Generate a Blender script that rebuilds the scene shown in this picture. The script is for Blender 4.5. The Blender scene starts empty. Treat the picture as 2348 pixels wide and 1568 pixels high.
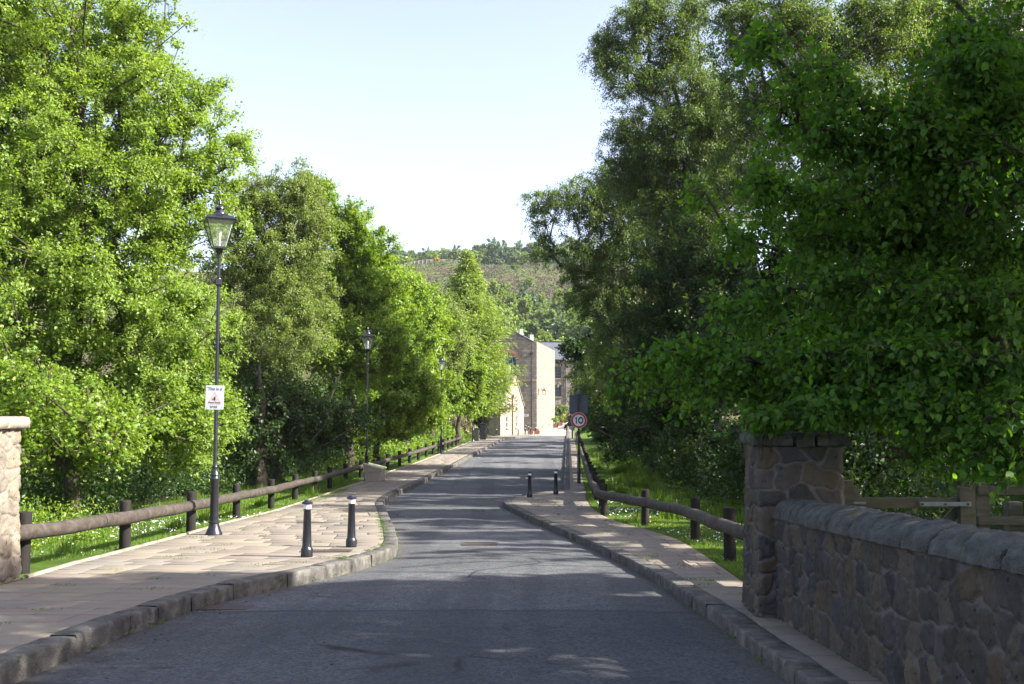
import bpy, math, random
import numpy as np
from mathutils import Vector, Matrix

# ------------------------------------------------------------------ camera, sky, sun, exposure
sc = bpy.context.scene
COL = sc.collection
F = 2282.0
PITCH = math.atan(146 / F)
CH = 1.55
cam = bpy.data.objects.new('camera', bpy.data.cameras.new('camera'))
COL.objects.link(cam)
cam.data.sensor_width = 36.0
cam.data.lens = 35.0
cam.data.clip_start = 0.05
cam.data.clip_end = 3000
cam.location = (0, 0, CH)
cam.rotation_euler = (math.pi / 2 + PITCH, 0, 0)
sc.camera = cam

SUN_EL = math.radians(35.5)
SUN = np.array([math.cos(SUN_EL) * 0.978, -math.cos(SUN_EL) * 0.208, math.sin(SUN_EL)])
world = bpy.data.worlds.new('World')
sc.world = world
world.use_nodes = True
wn = world.node_tree
bg = wn.nodes['Background']
sky = wn.nodes.new('ShaderNodeTexSky')
sky.sky_type = 'NISHITA'
sky.sun_disc = False
sky.sun_elevation = SUN_EL
sky.sun_rotation = math.atan2(SUN[0], SUN[1])
sky.altitude = 100
sky.air_density = 1.0
sky.dust_density = 2.2
sky.ozone_density = 1.2
hs = wn.nodes.new('ShaderNodeHueSaturation')
hs.inputs['Saturation'].default_value = .78
wn.links.new(sky.outputs[0], hs.inputs['Color'])
wb = wn.nodes.new('ShaderNodeMixRGB'); wb.blend_type = 'MULTIPLY'; wb.inputs[0].default_value = 1
wb.inputs[2].default_value = (1.04, .965, 1.02, 1)
wn.links.new(hs.outputs[0], wb.inputs[1])
wn.links.new(wb.outputs[0], bg.inputs[0])
bg.inputs[1].default_value = 0.108
sl = bpy.data.lights.new('sun', 'SUN')
sl.energy = 4.8
sl.angle = math.radians(0.53)
sl.color = (1.0, 0.955, 0.88)
so = bpy.data.objects.new('sun', sl)
COL.objects.link(so)
so.rotation_euler = Vector(SUN).to_track_quat('Z', 'Y').to_euler()
so.location = (20, -10, 40)
sc.view_settings.view_transform = 'Standard'
sc.view_settings.look = 'None'
sc.view_settings.gamma = 1.0
sc.view_settings.exposure = 1.85
sc.cycles.max_bounces = 8
sc.cycles.transmission_bounces = 6
sc.cycles.diffuse_bounces = 4
sc.cycles.transparent_max_bounces = 8

HAZE = .00014
R = random.Random(7)
NR = np.random.default_rng(11)

# ------------------------------------------------------------------ where things stand
ST, CT = math.sin(PITCH), math.cos(PITCH)
def ray(x, y):
    xc = (x - 1173.5) / F; yc = (784 - y) / F
    return np.array([xc, CT - yc * ST, ST + yc * CT])
def at(x, y, Y):
    d = ray(x, y); k = Y / d[1]
    return np.array([d[0] * k, Y, CH + d[2] * k])
GY = [-30, 0, 7, 14.3, 17.7, 24, 30.8, 39.6, 50, 61.7, 84, 100, 112, 118, 124, 135, 145, 165, 400]
GZ = [1.2, 0, -.37, -.745, -.89, -1.17, -1.39, -1.56, -1.59, -1.56, -1.6, -1.66, -1.7, -1.55, -1.36, -1.2, -1.07, -1.0, -1.0]
_yy = np.arange(-30, 400, .25)
_gg = np.interp(_yy, GY, GZ)
_w = np.hanning(17); _w /= _w.sum()
_gg = np.convolve(np.pad(_gg, 8, mode='edge'), _w, 'valid')
def G(Y): return np.interp(Y, _yy, _gg)
def gnd(x, y, off=0.0, ymax=170):
    d = ray(x, y); Y = np.arange(3, ymax, .02)
    z = CH + d[2] / d[1] * Y - (G(Y) + off)
    i = int(np.argmax(z < 0))
    return np.array([d[0] / d[1] * Y[i], Y[i], float(G(Y[i])) + off])
PL, PR = 0.145, 0.105      # pavement height above the road, left and right

KL = [(-3.62, -8), (-3.55, 3), (-3.5, 7.0), (-3.48, 7.8), (-3.44, 8.95), (-3.3, 10.4), (-3.1, 11.36), (-2.82, 12.12), (-2.53, 12.88), (-2.12, 14.2), (-1.93, 15.2), (-1.84, 16.0), (-1.95, 17.2), (-2.24, 19.28), (-2.98, 24.18), (-3.6, 28.0), (-3.82, 30.4), (-3.86, 33), (-3.74, 36.64), (-3.44, 43.84), (-3.0, 50.5), (-2.09, 67.02), (-0.7, 94.5), (0.2, 98.0), (1.2, 102.5), (1.95, 107.5)]
KR = [(1.95, -8), (1.95, 7.0), (1.94, 9.4), (1.91, 10.4), (1.86, 11.9), (1.8, 13.2), (1.68, 14.5), (1.33, 17.46), (0.76, 21.42), (-0.1, 27.4), (-0.26, 28.9), (-0.22, 30.3), (0.0, 31.6), (0.5, 32.9), (1.1, 33.9), (1.79, 34.9), (3.37, 63.34), (5.3, 98), (8.4, 150)]
IL = [(-5.55, -8), (-5.7, 11.8), (-5.83, 13.5), (-5.84, 18), (-5.95, 21), (-5.85, 25), (-5.9, 30), (-5.86, 36), (-5.76, 39.2), (-5.5, 45.8), (-5.02, 52), (-4.44, 61.1), (-3.77, 76.8), (-3.43, 84.9), (-2.12, 100), (-1.3, 103.3), (1.4, 109.5)]
IR = [(2.46, -8), (2.46, 9), (2.62, 10.5), (2.74, 12.2), (2.82, 13.8), (2.9, 15.7), (2.9, 17.8), (2.62, 20), (2.35, 21.6), (2.16, 24.1), (2.13, 27), (2.28, 31), (2.5, 33.8), (4.01, 61.1), (6.1, 98), (9.3, 150)]
def pl(poly):
    a = np.array(poly)
    return lambda Y: np.interp(Y, a[:, 1], a[:, 0])
xKL, xKR, xIL, xIR = pl(KL), pl(KR), pl(IL), pl(IR)

# ------------------------------------------------------------------ materials
def M(name):
    m = bpy.data.materials.new(name); m.use_nodes = True
    nt = m.node_tree
    for n in list(nt.nodes): nt.nodes.remove(n)
    out = nt.nodes.new('ShaderNodeOutputMaterial')
    def N(t, **k):
        n = nt.nodes.new('ShaderNode' + t)
        for a, b in k.items():
            if a.startswith('i_'):
                key = a[2:]
                key = int(key) if key.isdigit() else key.replace('_', ' ')
                if hasattr(b, 'is_output') or isinstance(b, bpy.types.NodeSocket): nt.links.new(b, n.inputs[key])
                else: n.inputs[key].default_value = b
            else: setattr(n, a, b)
        return n
    return m, nt, out, N
def c4(c): return (c[0], c[1], c[2], 1)
def ramp(N, fac, stops):
    r = N('ValToRGB', i_0=fac)
    e = r.color_ramp.elements
    while len(e) < len(stops): e.new(0.5)
    for q, (p, c) in zip(e, stops):
        q.position = p; q.color = c4(c) if len(c) == 3 else c
    return r.outputs[0]
def mixc(N, fac, a, b, mode='MIX'):
    n = N('MixRGB', blend_type=mode)
    for k, v in ((0, fac), (1, a), (2, b)):
        if isinstance(v, bpy.types.NodeSocket): n.id_data.links.new(v, n.inputs[k])
        else: n.inputs[k].default_value = c4(v) if isinstance(v, tuple) and len(v) == 3 else v
    return n.outputs[0]
def noise(N, vec, scale, detail=4, rough=.6, dist=0.0):
    n = N('TexNoise', i_Vector=vec, i_Scale=scale, i_Detail=detail, i_Roughness=rough, i_Distortion=dist)
    return n.outputs[0]
def fin(N, nt, out, col, rough=.8, bump=None, bs=.3, bd=.01, spec=.4, metal=0.0):
    p = N('BsdfPrincipled', i_Roughness=rough, i_Metallic=metal)
    p.inputs['Specular IOR Level'].default_value = spec
    if isinstance(col, bpy.types.NodeSocket): nt.links.new(col, p.inputs['Base Color'])
    else: p.inputs['Base Color'].default_value = c4(col)
    if bump is not None:
        b = N('Bump', i_Strength=bs, i_Distance=bd, i_Height=bump)
        nt.links.new(b.outputs[0], p.inputs['Normal'])
    nt.links.new(p.outputs[0], out.inputs[0])
    return p
def mat_speckle(name, stops, scale=6, fine=90, rough=.85, bs=.4, bd=.01, spec=.3, stain=None):
    m, nt, out, N = M(name)
    g = N('TexCoord').outputs['Object']
    a = noise(N, g, scale, 6, .65)
    f = noise(N, g, fine, 3, .6)
    col = ramp(N, a, stops)
    col = mixc(N, .35, col, ramp(N, f, [(.3, (.35, .35, .35)), (.7, (.75, .75, .75))]), 'OVERLAY')
    if stain:
        col = mixc(N, ramp(N, noise(N, g, stain[1], 5, .7), [(stain[2], (0, 0, 0)), (stain[2] + .08, (1, 1, 1))]), col, stain[0])
    h = N('Math', operation='ADD', i_0=a, i_1=f).outputs[0]
    fin(N, nt, out, col, rough, h, bs, bd, spec)
    return m
def mat_plain(name, col, rough=.5, var=.25, scale=8, metal=0., spec=.5, bs=.1, bd=.004):
    m, nt, out, N = M(name)
    g = N('TexCoord').outputs['Object']
    a = noise(N, g, scale, 6, .6)
    lo = tuple(c * (1 - var) for c in col); hi = tuple(min(1, c * (1 + var)) for c in col)
    fin(N, nt, out, ramp(N, a, [(.3, lo), (.7, hi)]), rough, noise(N, g, scale * 12, 2), bs, bd, spec, metal)
    return m

MT = {}
# asphalt
m, nt, out, N = M('asphalt'); MT['asphalt'] = m
g = N('TexCoord').outputs['Object']
big = noise(N, g, .35, 6, .6)
med = noise(N, g, 6, 4, .6)
vo = N('TexVoronoi', i_Vector=g, i_Scale=130)
st = N('TexVoronoi', i_Vector=g, i_Scale=48)
col = ramp(N, big, [(.3, (.085, .088, .092)), (.5, (.115, .118, .122)), (.72, (.15, .152, .155))])
col = mixc(N, .5, col, ramp(N, med, [(.35, (.38, .38, .38)), (.7, (.62, .62, .62))]), 'OVERLAY')
col = mixc(N, .55, col, ramp(N, st.outputs['Color'], [(.1, (.12, .12, .13)), (.9, (.9, .89, .86))]), 'OVERLAY')
# darker repair and wheel-worn strips running along the road
w = N('TexNoise', i_Vector=N('Mapping', i_Vector=g, i_Scale=(1.4, .05, 1)).outputs[0], i_Scale=1.0, i_Detail=3.)
col = mixc(N, ramp(N, w.outputs[0], [(.5, (0, 0, 0)), (.56, (.35, .35, .35))]), col, (.06, .063, .07))
sx = N('SeparateXYZ', i_0=g)
yw = N('Math', operation='ADD', i_0=sx.outputs[1], i_1=N('Math', operation='MULTIPLY', i_0=noise(N, g, 1.2, 4), i_1=.25).outputs[0]).outputs[0]
col = mixc(N, ramp(N, N('Math', operation='MULTIPLY', i_0=yw, i_1=.05).outputs[0], [(.519, (.3, .3, .3)), (.521, (1, 1, 1)), (.523, (1, 1, 1)), (.526, (0, 0, 0))]), col, (.055, .058, .064))
crk = N('TexVoronoi', feature='DISTANCE_TO_EDGE', i_Vector=N('MixRGB', i_0=.12, i_1=g, i_2=N('TexNoise', i_Vector=g, i_Scale=2.5).outputs[1]).outputs[0], i_Scale=.42)
cm = mixc(N, 1., ramp(N, crk.outputs[0], [(0, (1, 1, 1)), (.006, (.7, .7, .7)), (.012, (0, 0, 0))]), ramp(N, noise(N, g, .5, 3), [(.52, (0, 0, 0)), (.6, (1, 1, 1))]), 'MULTIPLY')
col = mixc(N, cm, col, (.03, .031, .034))
spot = noise(N, g, 3.1, 3, .5)
col = mixc(N, ramp(N, spot, [(.7, (0, 0, 0)), (.74, (.6, .6, .6))]), col, (.04, .04, .043))
ed = N('Attribute', attribute_name='edge').outputs['Fac']
col = mixc(N, mixc(N, 1., ed, ramp(N, noise(N, g, 5, 6, .7), [(.4, (0, 0, 0)), (.62, (.85, .85, .85))]), 'MULTIPLY'), col, (.12, .1, .075))
fin(N, nt, out, col, .88, vo.outputs['Distance'], 1., .009, .25)
# flagstones
m, nt, out, N = M('flagstone'); MT['flag'] = m
g = N('TexCoord').outputs['Object']
rp = N('NewGeometry').outputs['Random Per Island']
col = ramp(N, rp, [(0, (.178, .158, .126)), (.2, (.218, .188, .146)), (.4, (.198, .172, .14)), (.6, (.208, .172, .142)), (.8, (.18, .166, .142)), (1, (.235, .202, .148))])
lay = N('TexNoise', i_Vector=N('Mapping', i_Vector=g, i_Scale=(1.5, 5, 1)).outputs[0], i_Scale=1.6, i_Detail=7., i_Roughness=.7)
col = mixc(N, .28, col, ramp(N, lay.outputs[0], [(.3, (.33, .32, .31)), (.7, (.66, .64, .6))]), 'OVERLAY')
col = mixc(N, ramp(N, noise(N, g, 3.2, 6, .7), [(.56, (0, 0, 0)), (.72, (.4, .4, .4))]), col, (.15, .13, .1))
fin(N, nt, out, col, .85, N('Math', operation='ADD', i_0=lay.outputs[0], i_1=noise(N, g, 60, 3)).outputs[0], .5, .012, .3)
# joint filling
MT['joint'] = mat_speckle('joint_earth', [(.35, (.012, .01, .007)), (.52, (.03, .024, .016)), (.62, (.03, .055, .012))], 5, 60)
MT['kerb'] = mat_speckle('kerb_gritstone', [(.3, (.05, .046, .042)), (.5, (.105, .098, .086)), (.7, (.19, .176, .152))], 5, 70, bs=.8, bd=.02, stain=((.06, .055, .045), 7, .56))
MT['edging'] = mat_speckle('edging_stone', [(.3, (.2, .17, .13)), (.7, (.36, .3, .22))], 5, 70, bs=.6)
MT['cobble'] = mat_speckle('cobbles', [(.3, (.2, .18, .15)), (.5, (.3, .27, .22)), (.7, (.4, .35, .28))], 9, 40, bs=1)
# ground: lawn grass turning into leaf mould under the trees
m, nt, out, N = M('grass_ground'); MT['ground'] = m
g = N('TexCoord').outputs['Object']
at_ = N('Attribute', attribute_name='soil').outputs['Fac']
gr = ramp(N, noise(N, g, 1.3, 8, .7), [(.3, (.045, .085, .012)), (.5, (.075, .13, .02)), (.7, (.11, .16, .03))])
so_ = ramp(N, noise(N, g, 2.5, 8, .7), [(.35, (.028, .022, .013)), (.6, (.05, .04, .022)), (.75, (.035, .05, .014))])
fin(N, nt, out, mixc(N, at_, gr, so_), .95, noise(N, g, 35, 5, .8), .9, .05, .1)
# hill
m, nt, out, N = M('moor'); MT['moor'] = m
g = N('TexCoord').outputs['Object']
col = ramp(N, noise(N, g, .05, 9, .7), [(.3, (.1, .075, .05)), (.48, (.09, .085, .035)), (.6, (.1, .13, .035)), (.75, (.13, .1, .07))])
fin(N, nt, out, col, .95, noise(N, g, .6, 6, .8), 1., .8, .1)
# rubble stone: uses 'cell' (stone id), 'mortar'
def mat_rubble(name, stops, mortar, lichen, bands=0.3):
    m, nt, out, N = M(name)
    g = N('TexCoord').outputs['Object']
    cell = N('Attribute', attribute_name='cell').outputs['Fac']
    mo = N('Attribute', attribute_name='mortar').outputs['Fac']
    col = ramp(N, cell, stops)
    n1 = noise(N, g, 9, 8, .7); n2 = noise(N, g, 70, 4, .7)
    col = mixc(N, .6, col, ramp(N, n1, [(.3, (.28, .28, .28)), (.7, (.72, .72, .7))]), 'OVERLAY')
    col = mixc(N, ramp(N, noise(N, g, 5, 6, .75), [(.57, (0, 0, 0)), (.66, (.6, .6, .6))]), col, lichen)
    col = mixc(N, ramp(N, noise(N, g, 22, 3, .6), [(.64, (0, 0, 0)), (.68, (.9, .9, .9))]), col, tuple(c * .25 for c in stops[0][1]))
    mc = mixc(N, n2, tuple(c * .8 for c in mortar), mortar)
    col = mixc(N, mo, col, mc)
    fin(N, nt, out, col, .9, N('Math', operation='ADD', i_0=n1, i_1=n2).outputs[0], .7, .012, .25)
    return m
MT['rub_dark'] = mat_rubble('shade_darkened_rubble', [(0, (.034, .035, .037)), (.3, (.085, .066, .043)), (.5, (.048, .048, .05)), (.7, (.115, .09, .062)), (1, (.055, .05, .046))], (.15, .13, .122), (.085, .09, .08))  # stone colours darkened to carry the shade under the trees
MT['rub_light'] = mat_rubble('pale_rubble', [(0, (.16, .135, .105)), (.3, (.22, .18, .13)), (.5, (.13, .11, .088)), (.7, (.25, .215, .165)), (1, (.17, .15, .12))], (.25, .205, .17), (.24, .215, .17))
MT['coping'] = mat_speckle('weathered_coping', [(.3, (.04, .042, .04)), (.5, (.08, .082, .074)), (.7, (.13, .13, .118))], 7, 80, bs=1, bd=.02, stain=((.12, .08, .012), 2.2, .6))
MT['cap_light'] = mat_speckle('pale_cap', [(.3, (.22, .185, .145)), (.7, (.34, .3, .24))], 6, 80, bs=.9, bd=.015, stain=((.12, .11, .09), 9, .62))
# coursed stone via UV
def mat_course(name, c1, c2, c3, mortar, bw=.42, bh=.19):
    m, nt, out, N = M(name)
    uv = N('TexCoord').outputs['UV']
    b = N('TexBrick', i_Vector=uv, i_Color1=c4(c1), i_Color2=c4(c2), i_Mortar=c4(mortar), i_Scale=1.0)
    b.inputs['Mortar Size'].default_value = .012
    b.inputs['Brick Width'].default_value = bw
    b.inputs['Row Height'].default_value = bh
    b.inputs['Mortar Smooth'].default_value = .3
    b.inputs['Bias'].default_value = -.1
    n1 = noise(N, uv, 1.1, 8, .7)
    col = mixc(N, ramp(N, n1, [(.45, (0, 0, 0)), (.7, (.8, .8, .8))]), b.outputs[0], c3)
    w = N('TexNoise', i_Vector=N('Mapping', i_Vector=uv, i_Scale=(2.4, 5.2, 1)).outputs[0], i_Scale=1., i_Detail=2.)
    col = mixc(N, .5, col, ramp(N, w.outputs[0], [(.3, (.3, .29, .28)), (.7, (.7, .68, .66))]), 'OVERLAY')
    hh = N('Math', operation='SUBTRACT', i_0=noise(N, uv, 12, 4), i_1=b.outputs[1]).outputs[0]
    fin(N, nt, out, col, .9, hh, .6, .03, .2)
    return m
MT['mill'] = mat_course('mill_sandstone', (.27, .236, .188), (.155, .136, .11), (.22, .185, .155), (.08, .07, .058), .62, .3)
MT['house'] = mat_course('house_sandstone', (.31, .265, .205), (.25, .212, .165), (.29, .25, .2), (.19, .165, .13), .35, .16)
m, nt, out, N = M('slate'); MT['slate'] = m
uv = N('TexCoord').outputs['UV']
b = N('TexBrick', i_Vector=uv, i_Color1=(.085, .092, .11, 1), i_Color2=(.12, .125, .145, 1), i_Mortar=(.03, .03, .035, 1), i_Scale=1.)
b.inputs['Mortar Size'].default_value = .02; b.inputs['Brick Width'].default_value = .35; b.inputs['Row Height'].default_value = .25
fin(N, nt, out, b.outputs[0], .55, b.outputs[1], .6, -.02, .5)
# timber
def mat_wood(name, c1, c2, c3, scale=1., axis=(14, 1.2, 14)):
    m, nt, out, N = M(name)
    g = N('TexCoord').outputs['Generated'] if False else N('TexCoord').outputs['Object']
    a = N('TexNoise', i_Vector=N('Mapping', i_Vector=g, i_Scale=axis).outputs[0], i_Scale=scale, i_Detail=8., i_Roughness=.7)
    col = ramp(N, a.outputs[0], [(.3, c1), (.5, c2), (.72, c3)])
    col = mixc(N, ramp(N, noise(N, g, 3, 5), [(.4, (0, 0, 0)), (.7, (.5, .5, .5))]), col, c1)
    fin(N, nt, out, col, .8, a.outputs[0], .7, .01, .3)
    return m
MT['rail'] = mat_wood('weathered_log', (.024, .02, .016), (.06, .048, .038), (.12, .1, .08), 1.6, (5, 5, 5))
MT['post'] = mat_wood('dark_stained_post', (.008, .007, .0065), (.016, .0135, .011), (.032, .026, .021), 1, (12, 12, 1.5))
MT['gatewood'] = mat_wood('grey_gate_timber', (.05, .048, .036), (.09, .085, .065), (.14, .13, .1), 1, (3, 14, 14))
MT['bark'] = mat_speckle('bark', [(.3, (.03, .024, .018)), (.55, (.07, .056, .04)), (.75, (.1, .09, .06))], 9, 50, bs=1, bd=.04)
MT['birchbark'] = mat_speckle('birch_bark', [(.35, (.05, .045, .04)), (.5, (.16, .14, .12)), (.7, (.33, .31, .28))], 5, 40, bs=.8, bd=.02)
MT['iron'] = mat_plain('black_painted_iron', (.012, .013, .019), .32, .4, 20, 0, .6)
MT['white'] = mat_plain('white_paint', (.75, .75, .74), .5, .05)
MT['red'] = mat_plain('sign_red', (.5, .035, .04), .4, .08)
MT['pink'] = mat_plain('faded_red', (.72, .38, .36), .5, .08)
MT['orange'] = mat_plain('faded_orange', (.75, .42, .3), .5, .08)
MT['black'] = mat_plain('sign_black', (.015, .015, .02), .5, .1)
MT['greytext'] = mat_plain('grey_ink', (.1, .12, .15), .5, .1)
MT['signgrey'] = mat_plain('sign_back_grey', (.085, .1, .115), .5, .12, 5)
MT['galv'] = mat_plain('galvanised', (.15, .18, .2), .6, .2, 10, .3)
MT['grit'] = mat_plain('grit_bin_beige', (.36, .31, .25), .6, .12, 4)
MT['gritlid'] = mat_plain('grit_lid_yellowed', (.5, .5, .33), .6, .15, 5)
MT['cab'] = mat_plain('cabinet_olive', (.03, .034, .022), .6, .2)
MT['cabblack'] = mat_plain('cabinet_black', (.012, .012, .015), .45, .2)
MT['castiron'] = mat_plain('rusty_cast_iron', (.07, .05, .04), .7, .35, 30)
MT['planter'] = mat_wood('planter_timber', (.12, .06, .035), (.2, .1, .06), (.28, .15, .09))
MT['darkwin'] = mat_plain('window_glass', (.025, .035, .05), .08, .3, 2, 0, .9)
MT['bluewin'] = mat_plain('blue_glass', (.05, .09, .15), .08, .3, 2, 0, .9)
MT['frame'] = mat_plain('white_frame', (.6, .6, .57), .5, .05)
MT['daisy'] = mat_plain('daisy_white', (.8, .8, .78), .7, .05)
MT['butter'] = mat_plain('buttercup_yellow', (.75, .55, .02), .6, .1)
MT['redflower'] = mat_plain('red_petal', (.6, .03, .06), .6, .2)
MT['fencepale'] = mat_plain('bleached_rail', (.42, .37, .3), .8, .15)
# lantern glass
m, nt, out, N = M('lantern_glass'); MT['glass'] = m
tr = N('BsdfTransparent', i_Color=(.86, .9, .84, 1)); gl = N('BsdfGlossy', i_Color=(1, 1, 1, 1), i_Roughness=.05)
df = N('BsdfDiffuse', i_Color=(.5, .52, .45, 1))
mx = N('MixShader', i_0=.1); nt.links.new(tr.outputs[0], mx.inputs[1]); nt.links.new(df.outputs[0], mx.inputs[2])
m2 = N('MixShader', i_0=.1); nt.links.new(mx.outputs[0], m2.inputs[1]); nt.links.new(gl.outputs[0], m2.inputs[2])
nt.links.new(m2.outputs[0], out.inputs[0])
# leaves
def mat_leaf(name, stops, trans, tfac=.4, rough=.45, spec=.4):
    m, nt, out, N = M(name)
    rp = N('NewGeometry').outputs['Random Per Island']
    col = ramp(N, rp, stops)
    p = N('BsdfPrincipled', i_Roughness=rough); p.inputs['Specular IOR Level'].default_value = spec
    nt.links.new(col, p.inputs['Base Color'])
    t = N('BsdfTranslucent')
    nt.links.new(mixc(N, 1.0, col, trans, 'MULTIPLY'), t.inputs[0])
    mx = N('MixShader', i_0=tfac)
    nt.links.new(p.outputs[0], mx.inputs[1]); nt.links.new(t.outputs[0], mx.inputs[2])
    nt.links.new(mx.outputs[0], out.inputs[0])
    return m
def L3(a, b, c, d=None):
    s = [(0, a), (.45, b), (.85, c)]
    if d: s.append((.97, d))
    return s
MT['l_beam'] = mat_leaf('leaf_bright', L3((.115, .185, .026), (.155, .24, .036), (.195, .285, .05), (.235, .32, .09)), (2.0, 1.9, .6), .44, .48)
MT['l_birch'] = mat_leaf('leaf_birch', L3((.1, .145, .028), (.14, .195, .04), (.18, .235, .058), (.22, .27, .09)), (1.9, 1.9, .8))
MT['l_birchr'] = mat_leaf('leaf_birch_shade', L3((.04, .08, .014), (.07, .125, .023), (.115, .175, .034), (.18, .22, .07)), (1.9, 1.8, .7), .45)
MT['l_syc'] = mat_leaf('leaf_sycamore', L3((.075, .14, .012), (.125, .21, .02), (.18, .27, .03), (.26, .31, .07)), (2.2, 2.1, .6))
MT['l_larch'] = mat_leaf('needle_larch', L3((.1, .155, .028), (.155, .22, .04), (.215, .275, .055)), (2, 2, .8), .4)
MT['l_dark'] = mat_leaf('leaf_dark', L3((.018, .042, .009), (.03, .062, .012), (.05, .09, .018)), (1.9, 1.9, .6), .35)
MT['l_lime'] = mat_leaf('leaf_lime', L3((.032, .085, .012), (.055, .125, .018), (.085, .17, .028)), (2.3, 2.4, .5), .5, .6, .25)
MT['l_far'] = mat_leaf('leaf_far', L3((.085, .135, .035), (.135, .2, .05), (.19, .26, .07)), (1.5, 1.5, .8), .3)
MT['l_fary'] = mat_leaf('leaf_far_bright', L3((.13, .2, .035), (.19, .28, .05), (.24, .34, .07)), (1.5, 1.5, .8), .3)
MT['l_farb'] = mat_leaf('leaf_far_blue', L3((.07, .12, .055), (.1, .165, .075), (.14, .21, .09)), (1.5, 1.5, .9), .3)
m, nt, out, N = M('heather_sprig'); MT['heather'] = m
g = N('TexCoord').outputs['Object']
col = ramp(N, noise(N, g, .055, 5, .62, .6), [(.36, (.12, .09, .062)), (.45, (.105, .1, .05)), (.51, (.095, .125, .042)), (.58, (.12, .17, .05)), (.68, (.12, .13, .055))])
rp = N('NewGeometry').outputs['Random Per Island']
fin(N, nt, out, mixc(N, .3, col, ramp(N, rp, [(0, (.3, .3, .3)), (1, (.7, .7, .68))]), 'OVERLAY'), .9)
MT['gorse'] = mat_leaf('gorse_flower', L3((.5, .3, .02), (.6, .38, .02), (.4, .36, .05)), (1, 1, 1), .2)
MT['l_yel'] = mat_leaf('leaf_yellow', L3((.25, .27, .04), (.35, .36, .05), (.42, .42, .1)), (1.5, 1.5, .6), .3)
MT['l_varieg'] = mat_leaf('leaf_variegated', L3((.12, .15, .06), (.3, .26, .14), (.4, .34, .2)), (1.2, 1.2, .8), .3)
MT['blade'] = mat_leaf('grass_blade', L3((.06, .12, .012), (.095, .18, .02), (.14, .22, .035), (.22, .24, .09)), (1.9, 1.9, .5), .4)
MT['nettle'] = mat_leaf('leaf_nettle', L3((.05, .1, .02), (.08, .14, .028), (.13, .19, .04)), (1.9, 1.9, .6), .35)

# ------------------------------------------------------------------ builders
class MB:
    def __init__(s): s.v = []; s.f = []; s.uv = []
    def add(s, vs, fs, uvs=None):
        o = len(s.v); s.v += [tuple(map(float, q)) for q in vs]
        for i, f in enumerate(fs):
            s.f.append(tuple(o + k for k in f))
            s.uv.append(uvs[i] if uvs else [(0, 0)] * len(f))
    def box(s, c, d, rz=0., M_=None):
        x, y, z = d[0] / 2, d[1] / 2, d[2] / 2
        vs = [(a * x, b * y, e * z) for e in (-1, 1) for b in (-1, 1) for a in (-1, 1)]
        ca, sa = math.cos(rz), math.sin(rz)
        vs = [(c[0] + ca * p[0] - sa * p[1], c[1] + sa * p[0] + ca * p[1], c[2] + p[2]) for p in vs]
        s.add(vs, [(0, 2, 3, 1), (4, 5, 7, 6), (0, 1, 5, 4), (2, 6, 7, 3), (0, 4, 6, 2), (1, 3, 7, 5)])
    def lathe(s, prof, n=20, c=(0, 0, 0), rot=0., cap=True):
        vs = []; fs = []
        for r, z in prof:
            for k in range(n):
                a = 2 * math.pi * k / n + rot
                vs.append((c[0] + r * math.cos(a), c[1] + r * math.sin(a), c[2] + z))
        for i in range(len(prof) - 1):
            for k in range(n):
                k2 = (k + 1) % n
                fs.append((i * n + k, i * n + k2, (i + 1) * n + k2, (i + 1) * n + k))
        if cap:
            fs.append(tuple(reversed(range(n)))); fs.append(tuple((len(prof) - 1) * n + k for k in range(n)))
        s.add(vs, fs)
    def tube(s, pts, rad, n=10, cap=True):
        pts = [Vector(p) for p in pts]
        if not hasattr(rad, '__len__'): rad = [rad] * len(pts)
        vs = []; fs = []; up = Vector((0, 0, 1))
        for i, p in enumerate(pts):
            t = (pts[min(i + 1, len(pts) - 1)] - pts[max(i - 1, 0)]).normalized()
            u = t.cross(up)
            if u.length < .05: u = t.cross(Vector((0, 1, 0)))
            u.normalize(); w_ = u.cross(t)
            for k in range(n):
                a = 2 * math.pi * k / n
                vs.append(p + (u * math.cos(a) + w_ * math.sin(a)) * rad[i])
        for i in range(len(pts) - 1):
            for k in range(n):
                k2 = (k + 1) % n
                fs.append((i * n + k, i * n + k2, (i + 1) * n + k2, (i + 1) * n + k))
        if cap:
            fs.append(tuple(reversed(range(n)))); fs.append(tuple((len(pts) - 1) * n + k for k in range(n)))
        s.add(vs, fs)
    def build(s, name, mat, parent=None, smooth=.7, loc=None, bevel=None):
        me = bpy.data.meshes.new(name)
        v = s.v
        if loc is not None: v = [(a[0] - loc[0], a[1] - loc[1], a[2] - loc[2]) for a in v]
        me.from_pydata(v, [], s.f)
        ul = me.uv_layers.new(name='UVMap')
        fl = [c for f in s.uv for uv in f for c in uv]
        ul.data.foreach_set('uv', fl)
        me.materials.append(MT[mat] if isinstance(mat, str) else mat)
        if smooth:
            me.polygons.foreach_set('use_smooth', [True] * len(me.polygons))
            me.set_sharp_from_angle(angle=smooth)
        o = bpy.data.objects.new(name, me); COL.objects.link(o)
        if loc is not None and parent is None: o.location = loc
        if parent is not None: o.parent = parent
        if bevel:
            b = o.modifiers.new('bevel', 'BEVEL'); b.width = bevel; b.segments = 2; b.limit_method = 'ANGLE'; b.angle_limit = .6
        return o
def tag(o, label=None, cat=None, group=None, kind=None):
    if label: o['label'] = label
    if cat: o['category'] = cat
    if group: o['group'] = group
    if kind: o['kind'] = kind
    return o
def empty(name, loc, label, cat, group=None, rz=0.):
    o = bpy.data.objects.new(name, None); COL.objects.link(o)
    o.location = [float(a) for a in loc]; o.rotation_euler = (0, 0, rz); o.empty_display_size = .3
    return tag(o, label, cat, group)
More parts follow.
